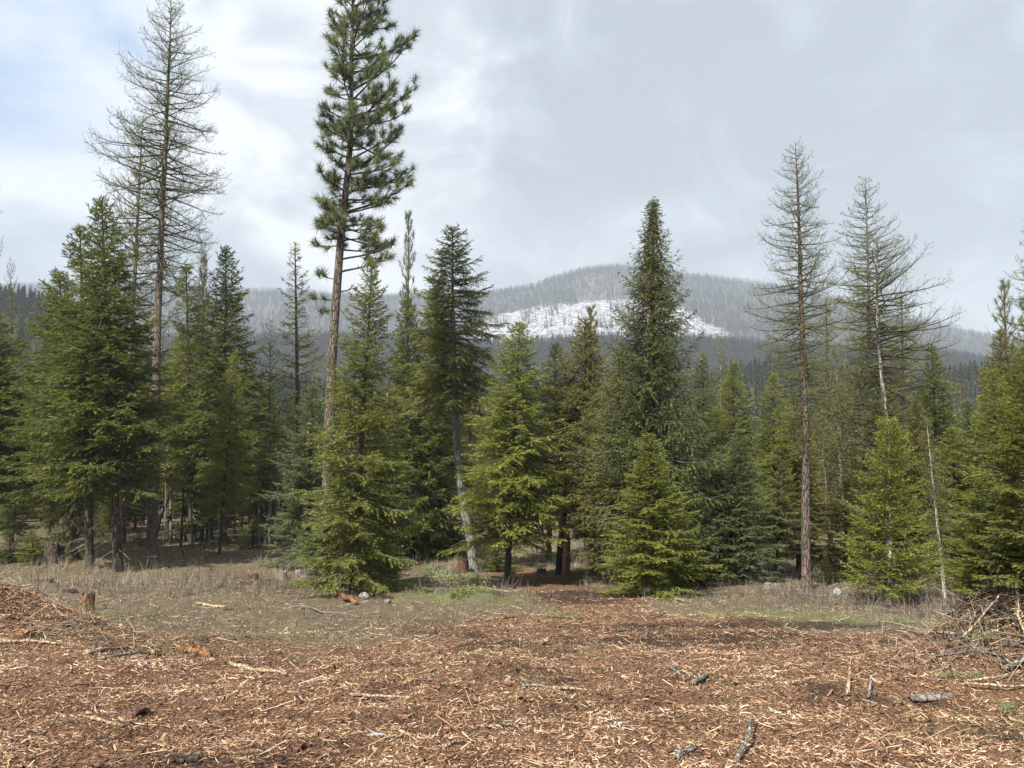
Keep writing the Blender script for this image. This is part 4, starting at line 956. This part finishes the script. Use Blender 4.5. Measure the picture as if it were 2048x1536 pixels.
# ------------------------------------------------------------------ sticks, logs, stumps, stones, piles
M['wood_pale'] = mat_bark('pale_split_wood', (0.34, 0.25, 0.155), (0.54, 0.43, 0.30), (0.27, 0.18, 0.10), 1.4, 0.2)
M['wood_orange'] = mat_bark('orange_split_wood', (0.20, 0.10, 0.045), (0.42, 0.22, 0.10), (0.13, 0.075, 0.05), 1.6, 0.5)
M['wood_red'] = mat_bark('red_brown_bark_slab', (0.10, 0.050, 0.034), (0.21, 0.11, 0.075), (0.09, 0.06, 0.048), 1.6, 0.3)
M['stump_side'] = mat_bark('weathered_stump_side', (0.13, 0.085, 0.05), (0.34, 0.20, 0.11), (0.09, 0.075, 0.06), 1.6, 0.6)
M['wood_grey'] = mat_bark('weathered_grey_wood', (0.16, 0.15, 0.135), (0.36, 0.34, 0.30), (0.11, 0.10, 0.085), 2.2, 0.3)
M['slab_grey'] = mat_bark('furrowed_grey_slab', (0.10, 0.088, 0.075), (0.27, 0.24, 0.21), (0.15, 0.11, 0.08), 1.0, 0.0)
M['wood_black'] = mat_bark('dark_rotten_wood', (0.035, 0.028, 0.024), (0.10, 0.085, 0.072), (0.15, 0.11, 0.08), 1.0, 0.6)
M['cut'] = mat_bark('sawn_end_wood', (0.42, 0.29, 0.17), (0.56, 0.42, 0.27), (0.34, 0.20, 0.11), 0.6, 0.15)
M['stone'] = mat_bark('pale_grey_stone', (0.17, 0.17, 0.165), (0.33, 0.33, 0.32), (0.11, 0.11, 0.10), 0.3, 0.25)

def stick_mesh(name, pts, r0, r1, mat, seed=0, sides=7, knobs=3, rough=0.09, cut=None):
    r = np.random.RandomState(seed); pts = np.asarray(pts, float); n = 9
    tt = np.linspace(0, 1, len(pts)); s = np.linspace(0, 1, n); Pp = np.stack([np.interp(s, tt, pts[:, k]) for k in range(3)], 1)
    Ln = np.linalg.norm(pts[-1] - pts[0]); Pp[1:-1] += r.randn(n - 2, 3) * Ln * 0.006
    R = (r0 + (r1 - r0) * s) * (1 + rough * r.randn(n) * 0.5)
    V, T = tubes(Pp, np.abs(R), sides, cap=True); V = V + r.randn(*V.shape) * r0 * rough * 0.35
    a = Acc(); a.add(V, T)
    for _ in range(knobs):
        i = r.randint(2, n - 2); d = norm(r.randn(3) + np.array([0, 0, 0.8])); d = norm(d - 0.4 * norm(Pp[-1] - Pp[0]))
        L = r0 * (2 + 5 * r.rand())
        V, T = tubes(np.stack([Pp[i], Pp[i] + d * L * 0.5, Pp[i] + d * L]), np.array([r0 * .4, r0 * .3, r0 * .12]), 4, cap=True); a.add(V, T)
    return a.mesh(name, mat, True)
def stick(name, cat, label, p0, p1, wpx, mat, lift0=0.0, lift1=0.0, taper=0.5, seed=0, knobs=2, group=None, bow=0.0, **k):
    a = hit(*p0); b_ = hit(*p1); Y = (a[1] + b_[1]) / 2; r0 = max(0.006, wpx / F * Y / 2)
    a = a + [0, 0, r0 * 0.8 + lift0]; b_ = b_ + [0, 0, r0 * 0.6 + lift1]
    mid = (a + b_) / 2; side = norm(np.cross(b_ - a, [0, 0, 1.0])); gz = float(G(mid[0], mid[1])) + r0 * 0.7
    mid = mid + side * bow; mid[2] = max(mid[2], gz)
    o = obj(name, stick_mesh(name, [a - a, mid - a, b_ - a], r0, r0 * taper, mat, seed + int(p0[0]), knobs=knobs, **k), loc=tuple(a))
    return tag(o, label, cat, group)
SK = [
 ('wooden_stick', 'stick', 'long pale curved stick nearest the bottom left corner', (178, 1438), (318, 1456), 7, 'wood_pale', 0.08),
 ('wooden_stick', 'stick', 'pale stick lying end to end with a thin split, right of the red bark slab', (238, 1440), (262, 1462), 7, 'wood_pale', 0),
 ('weathered_branch', 'branch', 'grey weathered branch lying flat on the chips at left, below the left mound', (178, 1310), (258, 1296), 8, 'wood_grey', 0),
 ('weathered_branch', 'branch', 'thicker grey broken branch beside the flat one at left', (208, 1318), (300, 1305), 6, 'wood_grey', 0.05),
 ('broken_branch', 'branch', 'long pale peeled branch at the left edge of the chips', (0, 1286), (120, 1290), 7, 'wood_pale', -0.1),
 ('split_log', 'log', 'bright orange split log end lying at left centre of the chips', (362, 1306), (420, 1318), 15, 'wood_orange', 0),
 ('peeled_pole', 'branch', 'long cream peeled branch running right from the orange split log', (420, 1322), (572, 1352), 9, 'wood_pale', 0.05),
 ('wooden_block', 'wood', 'short orange block of wood left of the bright split log', (302, 1312), (318, 1310), 14, 'wood_pale', 0),
 ('peeled_stick', 'stick', 'yellow stick lying across the centre of the chips', (700, 1392), (820, 1396), 6, 'wood_pale', 0.02),
 ('peeled_stick', 'stick', 'yellow stick angled down left of the centre', (676, 1372), (715, 1388), 5, 'wood_pale', 0),
 ('pale_branch', 'branch', 'short white rotten branch low in the centre', (740, 1474), (782, 1480), 8, 'stone', 0),
 ('pale_branch', 'branch', 'straight pale stick low right of centre', (842, 1474), (925, 1476), 5, 'wood_pale', 0),
 ('pale_branch', 'branch', 'angled pale split stick just below the straight one', (886, 1498), (926, 1486), 9, 'wood_pale', 0),
 ('grey_branch', 'branch', 'grey white branch lying across the middle of the right half', (1046, 1376), (1105, 1380), 8, 'wood_grey', 0),
 ('grey_branch', 'branch', 'pale continuation branch right of the grey white one', (1108, 1380), (1168, 1382), 8, 'wood_pale', 0),
 ('grey_log', 'log', 'stubby grey log chunk propped in the dark churned soil', (1386, 1372), (1414, 1354), 12, 'wood_grey', 0),
 ('grey_branch', 'branch', 'grey branch crossing behind the stubby log chunk', (1340, 1335), (1372, 1362), 6, 'wood_grey', 0),
 ('grey_branch', 'branch', 'pale slanted branch behind the stubby log chunk', (1364, 1344), (1396, 1358), 6, 'wood_pale', 0),
 ('upright_stick', 'stick', 'short white stick standing tilted in the chips at right', (1696, 1394), (1702, 1372), 8, 'wood_pale', 0),
 ('upright_stick', 'stick', 'small grey stick standing tilted right of the white one', (1737, 1400), (1745, 1388), 7, 'wood_grey', 0),
 ('long_stick', 'stick', 'thin long pale stick left of the brush pile', (1745, 1328), (1815, 1338), 4, 'wood_pale', 0.03),
 ('long_stick', 'stick', 'straight pale stick on the far chips right of centre', (1462, 1308), (1520, 1309), 4, 'wood_pale', 0),
 ('mossy_branch', 'branch', 'mottled grey branch with bumps at the bottom right of centre', (1352, 1522), (1392, 1500), 13, 'wood_grey', 0),
 ('forked_branch', 'branch', 'grey forked branch rising up at the bottom right', (1474, 1530), (1508, 1462), 9, 'wood_grey', 0.02),
 ('red_stick', 'stick', 'dark reddish stick near the bottom right of centre', (1125, 1518), (1160, 1505), 6, 'wood_red', 0),
 ('grey_branch', 'branch', 'thin grey branch at the right edge of the bottom centre', (1000, 1456), (1040, 1452), 6, 'wood_grey', 0),
 ('fallen_pole', 'branch', 'long thin grey pole before the ragged fir', (560, 1207), (720, 1236), 4, 'wood_grey', 0.1),
 ('fallen_pole', 'branch', 'pale bleached log on the grass at left centre', (395, 1210), (452, 1217), 7, 'wood_pale', 0.06),
 ('fallen_pole', 'branch', 'dark stick right of the bleached log', (448, 1222), (500, 1219), 4, 'wood_black', 0),
 ('tilted_log', 'log', 'orange brown log lying at the foot of the ragged fir', (668, 1186), (712, 1210), 12, 'wood_orange', 0),
 ('fallen_branch', 'branch', 'orange brown short log left of the track', (1003, 1240), (1030, 1235), 6, 'wood_orange', 0),
 ('fallen_branch', 'branch', 'thin curved stick on the track', (1184, 1216), (1206, 1228), 3, 'wood_pale', 0.1),
 ('fallen_branch', 'branch', 'pale flat board like piece right of the track', (1350, 1201), (1368, 1203), 6, 'wood_pale', 0),
 ('fallen_branch', 'branch', 'thin log lying in the grey brush at right', (1588, 1190), (1745, 1196), 3, 'wood_grey', 0.0),
 ('fallen_branch', 'branch', 'white thin log behind the young yellow green conifer', (1690, 1198), (1770, 1196), 3, 'wood_pale', 0.0),
 ('fallen_branch', 'branch', 'pale wood splinter heap stick at the right of the track', (1254, 1180), (1278, 1196), 6, 'wood_orange', 0),
]
for i, (nm, cat, lab, p0, p1, w, mt, bow) in enumerate(SK):
    up_ = {'upright_stick': 0.16}.get(nm, 0.0)
    l1 = 0.14 if nm == 'forked_branch' else up_
    stick(nm, cat, lab, p0, p1, w, M[mt], 0.0, l1, seed=i, bow=bow, taper=0.75 if 'log' in nm or 'pole' in nm or 'block' in nm else 0.5)

def stump(label, px, py, wpx, hpx, side, top='cut', flare=1.25, seed=0, jag=0.05, name='tree_stump', tilt=0.0):
    b = hit(px, py); k = b[1] / F; R = wpx / 2 * k; Hh = hpx * k; r = np.random.RandomState(seed + int(px)); n = 28; m = 7
    th = np.arange(n) * 2 * pi / n; rib = 1 + 0.07 * np.sin(th * 5 + seed) + 0.05 * np.sin(th * 9 + 2) + 0.03 * r.randn(n)
    V = []
    for j in range(m):
        s = j / (m - 1); fl = 1 + (flare - 1) * (1 - s) ** 2.5; q = R * fl * (1 + (rib - 1) * (1.2 - 0.4 * s)) + R * 0.015 * r.randn(n)
        z = s * Hh - 0.12 + (0 if j < m - 1 else 1) * Hh * jag * r.randn(n)
        V.append(np.stack([q * np.cos(th) + tilt * z, q * np.sin(th), z + 0 * th], 1))
    V = np.concatenate(V); i = (np.arange(m - 1)[:, None] * n); jj = np.arange(n)[None]; j2 = (jj + 1) % n
    a, b2, c, d = (i + jj).ravel(), (i + j2).ravel(), (i + n + j2).ravel(), (i + n + jj).ravel()
    T = np.concatenate([np.stack([a, b2, c], 1), np.stack([a, c, d], 1)])
    root = empty(name, tuple(b)); obj('bark', mk_mesh('stump_bark', V, T, M[side], smooth=True), root)
    # sawn / broken top: rings dipping to the middle
    Vt = [V[-n:] * np.array([0.985, 0.985, 1])]
    for f in (0.66, 0.33): Vt.append(np.stack([R * f * rib * np.cos(th) + tilt * Hh, R * f * np.sin(th), Hh - 0.12 - 0.3 * jag * Hh + Hh * jag * 0.7 * r.randn(n)], 1))
    Vt.append(np.array([[tilt * Hh, 0, Hh - 0.12 - .5 * jag * Hh]])); Vt = np.concatenate(Vt); Tt = []
    for j in range(2):
        a, b2, c, d = (j * n + jj).ravel(), (j * n + j2).ravel(), ((j + 1) * n + j2).ravel(), ((j + 1) * n + jj).ravel(); Tt += [np.stack([a, b2, c], 1), np.stack([a, c, d], 1)]
    a = (2 * n + jj).ravel(); b2 = (2 * n + j2).ravel(); Tt.append(np.stack([a, b2, 0 * a + 3 * n], 1))
    obj('cut_face', mk_mesh('stump_top', Vt, np.concatenate(Tt), M[top], smooth=False), root)
    return tag(root, label, 'stump')
stump('large old black stump beside the bright sapling at left', 106, 1128, 34, 42, 'wood_black', 'wood_black', 1.35, 1, 0.06)
stump('small weathered stump with an orange side at the foot of the left mound', 174, 1216, 25, 36, 'stump_side', 'wood_black', 1.3, 2, 0.10)
stump('grey cut stump at left of the ragged fir, rightmost of the small stumps', 566, 1158, 15, 20, 'wood_grey', 'wood_grey', 1.15, 3)
stump('low stump with pale top left of the grey cut stump', 535, 1160, 11, 9, 'bark_pine', 'cut', 1.1, 4)
stump('orange topped stump in the pair left of the low stump', 506, 1158, 18, 16, 'wood_black', 'wood_orange', 1.2, 5, 0.08)
stump('broken brown stump in front of the orange topped one', 491, 1170, 24, 14, 'wood_red', 'wood_orange', 1.2, 6, 0.12)
stump('old rotten stump left of the tall bare larch foot', 283, 1092, 30, 18, 'wood_red', 'cut', 1.3, 7, 0.10)
stump('hollow jagged reddish stump left of the bent trunk foot', 925, 1146, 22, 30, 'wood_red', 'wood_black', 1.15, 8, 0.14)
stump('weathered pale grey root stump before the small bare stemmed fir', 1546, 1176, 34, 15, 'wood_grey', 'wood_grey', 1.5, 9, 0.12)
stump('bright orange freshly torn stump in the brush at right', 1720, 1194, 22, 15, 'wood_orange', 'wood_orange', 1.2, 10, 0.2)
stump('dark red root stump right of the young yellow green conifer', 1812, 1200, 26, 18, 'wood_red', 'wood_black', 1.5, 11, 0.2)
stump('orange chunk of torn wood heap before the blue green fir', 1455, 1184, 22, 6, 'wood_orange', 'wood_orange', 1.3, 12, 0.3)
stump('old low stump on the ground behind the left mound', 86, 1165, 30, 12, 'wood_black', 'wood_black', 1.4, 13, 0.15)
stump('rotten dark root lump behind the small orange sided stump', 140, 1186, 26, 12, 'wood_black', 'wood_black', 1.4, 14, 0.2)
stump('small brown root lump beside the track left of the split snag', 1083, 1146, 18, 12, 'wood_red', 'wood_black', 1.3, 15, 0.2)

def rock(label, px, py, wpx, hpx, seed, mat='stone'):
    b = hit(px, py); k = b[1] / F; r = np.random.RandomState(seed); import bmesh
    bm = bmesh.new(); bmesh.ops.create_icosphere(bm, subdivisions=3, radius=1.0)
    for v in bm.verts:
        q = v.co; f = 0.78 + 0.45 * float(fbm(np.array(q.x * 1.4 + seed), np.array(q.y * 1.4 + q.z * 1.9 + 5), 3))
        v.co = Vector((q.x * wpx / 2 * k * f, q.y * wpx / 2 * k * f * 0.8, q.z * hpx / 1.6 * k * f + hpx * k * 0.25))
    me = bpy.data.meshes.new('stone'); bm.to_mesh(me); bm.free(); me.materials.append(M[mat])
    return tag(obj('stone', me, loc=tuple(b)), label, 'rock')
rock('white stone in the brush right of the red trunked larch', 1675, 1190, 18, 14, 3)
rock('pale grey stone under the skirt of the ragged fir', 728, 1196, 20, 12, 5)
rock('white stone on the knoll right of the ragged fir', 812, 1133, 22, 20, 9)
rock('small pale stone beside the feet of the ragged fir', 775, 1206, 14, 8, 11)
rock('pale stone left of the ragged fir near the small stumps', 597, 1150, 14, 12, 13)

# red bark slab
def slab(label, px, py, wpx, hpx, rz, mat, seed, name='bark_slab', cat='bark', tiltx=0.15):
    b = hit(px, py); k = b[1] / F; r = np.random.RandomState(seed); nx, ny = 14, 6; Lx = wpx * k; Ly = hpx * k
    u, v = np.meshgrid(np.linspace(-.5, .5, nx), np.linspace(-.5, .5, ny)); e = 1 - 1.4 * np.abs(u) ** 2.2
    X = u * Lx; Yv = v * Ly * e * (1 + .05 * r.randn(ny, nx)); Zt = 0.02 + 0.10 * Ly * (1 - (2 * v) ** 2) + 0.004 * r.randn(ny, nx) + 0.05 * Lx * u
    top = np.stack([X, Yv, Zt], -1).reshape(-1, 3); bot = top - [0, 0, 0.018]
    i = (np.arange(ny - 1)[:, None] * nx + np.arange(nx - 1)[None]).ravel(); N0 = nx * ny
    T = np.concatenate([np.stack([i, i + 1, i + nx + 1], 1), np.stack([i, i + nx + 1, i + nx], 1)]); Tb = T[:, ::-1] + N0
    ring = list(range(nx)) + [nx * (j + 1) - 1 for j in range(1, ny)] + [N0 - 1 - j for j in range(1, nx)] + [nx * (ny - 1 - j) for j in range(1, ny - 1)]
    sd = []
    for a, c in zip(ring, ring[1:] + ring[:1]): sd += [[a, a + N0, c + N0], [a, c + N0, c]]
    o = obj(name, mk_mesh(name, np.concatenate([top, bot]), np.concatenate([T, Tb, np.array(sd)]), M[mat]), loc=tuple(b)); o.rotation_euler = (tiltx, 0, rz)
    return tag(o, label, cat)
slab('curved dark red bark slab in the lower left foreground', 258, 1432, 52, 60, -0.25, 'wood_red', 1)
slab('small red bark piece at the right end of the curved slab', 292, 1432, 16, 30, 0.3, 'wood_red', 2)
slab('orange bark slab on the slope of the left mound', 40, 1268, 48, 40, -0.2, 'wood_orange', 3)
slab('flat grey weathered bark slab in the right foreground', 1862, 1396, 84, 26, 0.10, 'slab_grey', 4)
slab('pinkish bark slab at the bottom left of centre', 585, 1500, 40, 40, -0.3, 'wood_red', 5)
slab('dark bark slab near the bottom edge left of centre', 372, 1524, 46, 20, 0.1, 'wood_black', 6)

# split snag beside the track
def snag():
    b = hit(1127, 1148); Y = b[1]; k = Y / F; z = lambda py: zpx(py, Y, b)
    root = empty('split_snag', tuple(b)); r = np.random.RandomState(4)
    pts = [(1118, 1150), (1122, 1080), (1127, 1030), (1130, 1000), (1131, 965)]
    q = np.array([P(x, y, Y) for x, y in pts]) - b; q[0, 2] = -0.3
    V, T = tubes(q, np.array([9, 7.5, 6.5, 5, 2]) * k * 1.0, 10, cap=True); obj('charred_trunk', mk_mesh('charred_trunk', V + r.randn(*V.shape) * 0.01, T, mat_bark('charred_bark', (0.02, 0.017, 0.015), (0.05, 0.042, 0.036), (0.03, 0.026, 0.022), 1.0, 0.4)), root)
    pts = [(1131, 1150), (1132, 1110), (1133, 1085), (1133, 1060), (1134, 1046)]
    q = np.array([P(x, y, Y - 0.12) for x, y in pts]) - b; q[0, 2] = -0.3
    V, T = tubes(q, np.array([8.5, 8, 6.5, 4.5, 1.2]) * k, 8, cap=True); V = V + r.randn(*V.shape) * 0.018
    obj('split_heartwood', mk_mesh('split_heartwood', V, T, mat_bark('fresh_torn_wood', (0.34, 0.19, 0.09), (0.56, 0.33, 0.17), (0.26, 0.13, 0.07), 1.4, 0.3)), root)
    pts = [(1119, 1075), (1120, 1050), (1123, 1025), (1127, 1005)]
    q = np.array([P(x, y, Y - 0.2) for x, y in pts]) - b
    V, T = tubes(q, np.array([2, 4.5, 4.0, 1]) * k, 6, cap=True); obj('torn_bark', mk_mesh('torn_bark', V, T, M['wood_pale']), root)
    tag(root, 'split snag with a black side and bright orange torn wood beside the track', 'snag')
snag()

# thin clear trunks seen in the shade at left, leaning saplings
def bare_trunk(label, pts, wpx, mat, Y=None):
    b = hit(*pts[0]); Y = b[1] if Y is None else Y; q = np.array([P(x, y, Y) for x, y in pts]) - np.array([b[0], Y, b[2]]); q[0, 2] = -0.2
    r0 = wpx / 2 * Y / F
    me = stick_mesh('trunk', q, r0 * 1.2, r0 * 0.5, M[mat], int(pts[0][0]), sides=8, knobs=6, rough=0.08)
    return tag(obj('bare_trunk', me, loc=(b[0], Y, b[2])), label, 'tree trunk')
bare_trunk('leaning dark trunk crossing behind the foot of the tall bare larch', [(306, 1088), (318, 1040), (335, 985), (345, 900)], 9, 'bark_dark')
bare_trunk('short broken dark post right of the tall bare larch foot', [(320, 1137), (317, 1110), (318, 1092)], 3.5, 'wood_black')
bare_trunk('grey pole trunk in the shade right of the larch', [(342, 1085), (342, 1000), (341, 930)], 6, 'bark_grey')
bare_trunk('thin straight grey pole trunk left of the dark pointed fir', [(402, 1082), (404, 1000), (406, 900), (408, 800)], 4, 'bark_grey')
bare_trunk('thin pole trunk left of the large clear trunk of the dark pointed fir', [(362, 1092), (364, 1040), (366, 960)], 5, 'bark_dark')
bare_trunk('leaning thin pale pole before the bright low fir', [(515, 1115), (530, 1080), (552, 1040)], 2.5, 'bark_pale')
bare_trunk('crooked branch arching right of the larch foot', [(372, 1118), (362, 1090), (350, 1070), (338, 1062)], 2.5, 'wood_black')
bare_trunk('grey leaning trunk in the clearing right of the bent trunk', [(1095, 1112), (1088, 1080), (1082, 1040)], 7, 'bark_grey')
bare_trunk('dark thin trunk behind the drooping boughs by the track', [(1012, 1085), (1014, 1050), (1020, 1000), (1026, 900)], 8, 'bark_dark')
bare_trunk('pale pole trunk right of the red trunked larch', [(1662, 1130), (1658, 1060), (1650, 960), (1645, 900)], 6, 'bark_larch_red')
bare_trunk('short broken red trunk in the shade right of the red trunked larch', [(1643, 1130), (1642, 1110), (1642, 1098)], 9, 'bark_larch_red')

rq = random.Random(12)
for q in range(18):
    x0 = 330 + q * 15.5 + rq.uniform(-5, 5); y0 = rq.uniform(1068, 1100); ln = rq.uniform(-14, 14)
    BT = bare_trunk(['slender grey pole trunk standing in the wood between the tallest larch and the ragged fir', 'slender dark pole trunk standing in the wood between the tallest larch and the ragged fir'][q % 2],
               [(x0, y0), (x0 + ln * .4, y0 - 60), (x0 + ln, y0 - 190)], rq.uniform(2.5, 5), ['bark_grey', 'bark_dark'][q % 2])
    BT['group'] = ['slender grey pole trunks in the wood', 'slender dark pole trunks in the wood'][q % 2]
# brush pile at right, mound debris at left
def pile_sticks(cat, group, label_list, cx, cy_, rx, ry, n, seed, mats, Ls=(0.5, 1.4), rad=(0.008, 0.022)):
    r = np.random.RandomState(seed)
    for i in range(n):
        a = r.rand() * 6.28; q = r.rand() ** .5; x = cx + rx * q * cos(a); y = cy_ + ry * q * sin(a); z = float(G(x, y))
        L = Ls[0] + (Ls[1] - Ls[0]) * r.rand() ** 1.5; a2 = r.rand() * 6.28; hx, hy = cos(a2) * L / 2, sin(a2) * L / 2
        sl = (float(G(x + hx, y + hy)) - float(G(x - hx, y - hy))) / L; d = norm(np.array([cos(a2), sin(a2), sl + 0.22 * r.randn()]))
        p0 = -d * L / 2; p1 = d * L / 2; bow = r.randn(3) * 0.07 * L
        rd = rad[0] + (rad[1] - rad[0]) * r.rand() ** 2
        me = stick_mesh('stick', [p0, bow, p1], rd, rd * 0.5, M[mats[i % len(mats)]], seed * 100 + i, sides=5, knobs=3)
        mt = {'wood_grey': 'grey', 'wood_pale': 'pale peeled', 'bark_grey': 'bark covered', 'wood_red': 'reddish brown'}[mats[i % len(mats)]]
        ln = 'long' if L > Ls[0] + 0.45 * (Ls[1] - Ls[0]) else 'short'
        tag(obj('dead_branch', me, loc=(x, y, z + 0.04)), ln + ' ' + mt + ' ' + label_list, cat, ln + ' ' + mt + ' ' + group)
pile_sticks('branch', 'branches of the brush pile', 'dead branch sticking out of the brush pile at the right edge', 6.05, 8.7, 1.2, 1.1, 92, 5, ['wood_grey', 'wood_pale', 'bark_grey', 'wood_grey', 'wood_pale'], (0.4, 1.5))
pile_sticks('branch', 'branches on the left mound', 'broken branch lying on the chip mound at the left edge', -7.0, 10.0, 1.2, 1.4, 22, 6, ['wood_grey', 'wood_red', 'wood_pale'], (0.3, 0.8), (0.006, 0.014))
for lab, p0, p1, w, mt, l1 in [
  ('long pale branch arching down the left side of the brush pile', (1738 + 170, 1310), (2010, 1255), 5, 'wood_pale', 0.35),
  ('long straight pale pole lying at the foot of the brush pile', (1930, 1380), (2060, 1376), 6, 'wood_pale', 0.0),
  ('pale pole slanting up to the right edge behind the straight pole', (1930, 1376), (2030, 1352), 5, 'wood_pale', 0.02),
  ('dark thick broken branch in the middle of the brush pile', (2052, 1300), (2000, 1245), 8, 'wood_black', 0.25),
  ('grey thick branch running out of the frame low in the brush pile', (2012, 1352), (2062, 1326), 9, 'wood_grey', 0.1),
  ('dark twig standing straight up from the brush pile', (1998, 1215), (1985, 1205), 4, 'wood_black', 0.35)]:
    stick('pile_branch', 'branch', lab, p0, p1, w, M[mt], 0.05, l1, seed=int(p0[0]), knobs=4, bow=0.05)

# cut green boughs (slash): small sprays of needles lying on the ground
def bough(label, px, py, Lpx, rz, tone, seed, lift=0.05):
    b = hit(px, py); k = b[1] / F; L = Lpx * k; r = np.random.RandomState(seed); a = Acc(); w = Acc()
    K = 26; s = (np.arange(K) + .5) / K; sg = np.where(np.arange(K) % 2 == 0, 1.0, -1.0)
    tb = np.stack([s * L - L / 2, 0 * s, 0.06 * L * np.sin(s * 3)], 1); td = norm(np.stack([0.8 + 0 * s, sg * 0.75, 0.25 * r.randn(K)], 1)); tl = L * 0.38 * (1 - .6 * s) * (.7 + .5 * r.rand(K))
    V, T = tubes(np.stack([tb[0] - [0.1 * L, 0, 0], tb[K // 2], tb[-1]]), np.array([.015, .012, .005]) * L, 4); w.add(V, T, .5)
    n = 14; j = np.repeat(np.arange(K), n); N = len(j); u = r.rand(N); bb = tb[j] + td[j] * (tl[j] * u)[:, None]; d = norm(td[j] + .8 * r.randn(N, 3))
    V, T = spikes(bb, d, L * 0.07 * (.7 + .6 * r.rand(N)), np.full(N, L * 0.02), norm(np.cross(d, r.randn(N, 3)))); V[:, 2] = np.abs(V[:, 2]); a.add(V, T, np.repeat(.3 + .7 * r.rand(N), 3))
    root = empty('cut_bough', (b[0], b[1], b[2] + lift)); root.rotation_euler = (0, 0, rz)
    obj('stem', w.mesh('stem', M['wood_pale']), root); o = obj('needles', a.mesh('needles', M['needles']), root); o.color = (*tone, 1)
    return tag(root, label, 'bough')
BO = (0.17, 0.20, 0.075)
bough('larger green cut bough lying on the chips near the track', 1105, 1236, 62, 0.2, BO, 1)
bough('smaller bright green cut bough right of the larger one near the track', 1150, 1240, 40, -0.3, BO, 2)
bough('faded green cut bough on the chips below the pair near the track', 1055, 1254, 30, 0.5, (0.2, 0.22, 0.12), 3)
bough('green bough at the foot of the brush pile, leftmost', 1892, 1362, 60, 0.1, BO, 4)
bough('green bough under the pale pole of the brush pile', 1945, 1362, 50, 0.4, BO, 5)
bough('dusty green bough in the right corner foreground', 2015, 1430, 70, 0.9, (0.15, 0.19, 0.09), 6)
bough('green bough on the upper face of the brush pile', 1985, 1262, 60, 1.0, (0.15, 0.17, 0.08), 7, 0.1)
bough('drooping olive bough in the middle of the brush pile', 1975, 1300, 70, 0.4, (0.14, 0.15, 0.07), 8, 0.1)
bough('green bough on the grass left of the brush pile', 1885, 1262, 50, 0.2, BO, 9)
for i, (x, y) in enumerate([(905, 1160), (940, 1168), (870, 1150), (965, 1185), (850, 1172), (925, 1190)]):
    bough(['cut green bough on the knoll below the hollow stump', 'cut green bough in the centre of the slash on the knoll', 'cut green bough at the upper left of the knoll slash',
           'cut pale green bough at the lower right of the knoll slash', 'cut green bough at the left foot of the knoll', 'cut green bough lowest on the knoll beside the chips'][i], x, y, 95, i * 0.9, BO if i % 2 else (0.2, 0.24, 0.12), 20 + i)
bough('pale green bough on the lower slope of the left mound', 160, 1222, 34, 0.4, BO, 31)
bough('flattened green bough right of the small orange sided stump', 225, 1240, 60, 0.1, (0.13, 0.16, 0.07), 32)
bough('green bough spread below the left mound', 295, 1240, 66, 0.2, (0.12, 0.15, 0.07), 33)

print('TRIS', sum(len(m.polygons) for m in bpy.data.meshes))
# ------------------------------------------------------------------ haze
def haze():
    import bmesh
    m = bpy.data.materials.new('pale_haze'); m.use_nodes = True; n = NT(m.node_tree); n.n.clear()
    out = n.new('ShaderNodeOutputMaterial'); v = n.new('ShaderNodeVolumePrincipled')
    v.inputs['Color'].default_value = (0.78, 0.88, 1.0, 1); v.inputs['Density'].default_value = 0.00026; v.inputs['Anisotropy'].default_value = 0.0
    n.link(v.outputs[0], out.inputs['Volume'])
    bm = bmesh.new(); bmesh.ops.create_cube(bm, size=1.0); me = bpy.data.meshes.new('haze'); bm.to_mesh(me); bm.free(); me.materials.append(m)
    zlo, zhi = -40.0, 900.0
    o = obj('haze', me, loc=(0, 1650, (zlo + zhi) / 2)); o.scale = (9600, 3900, zhi - zlo); o['kind'] = 'stuff'; o['label'] = 'thin pale haze over the valley and mountain'
haze()
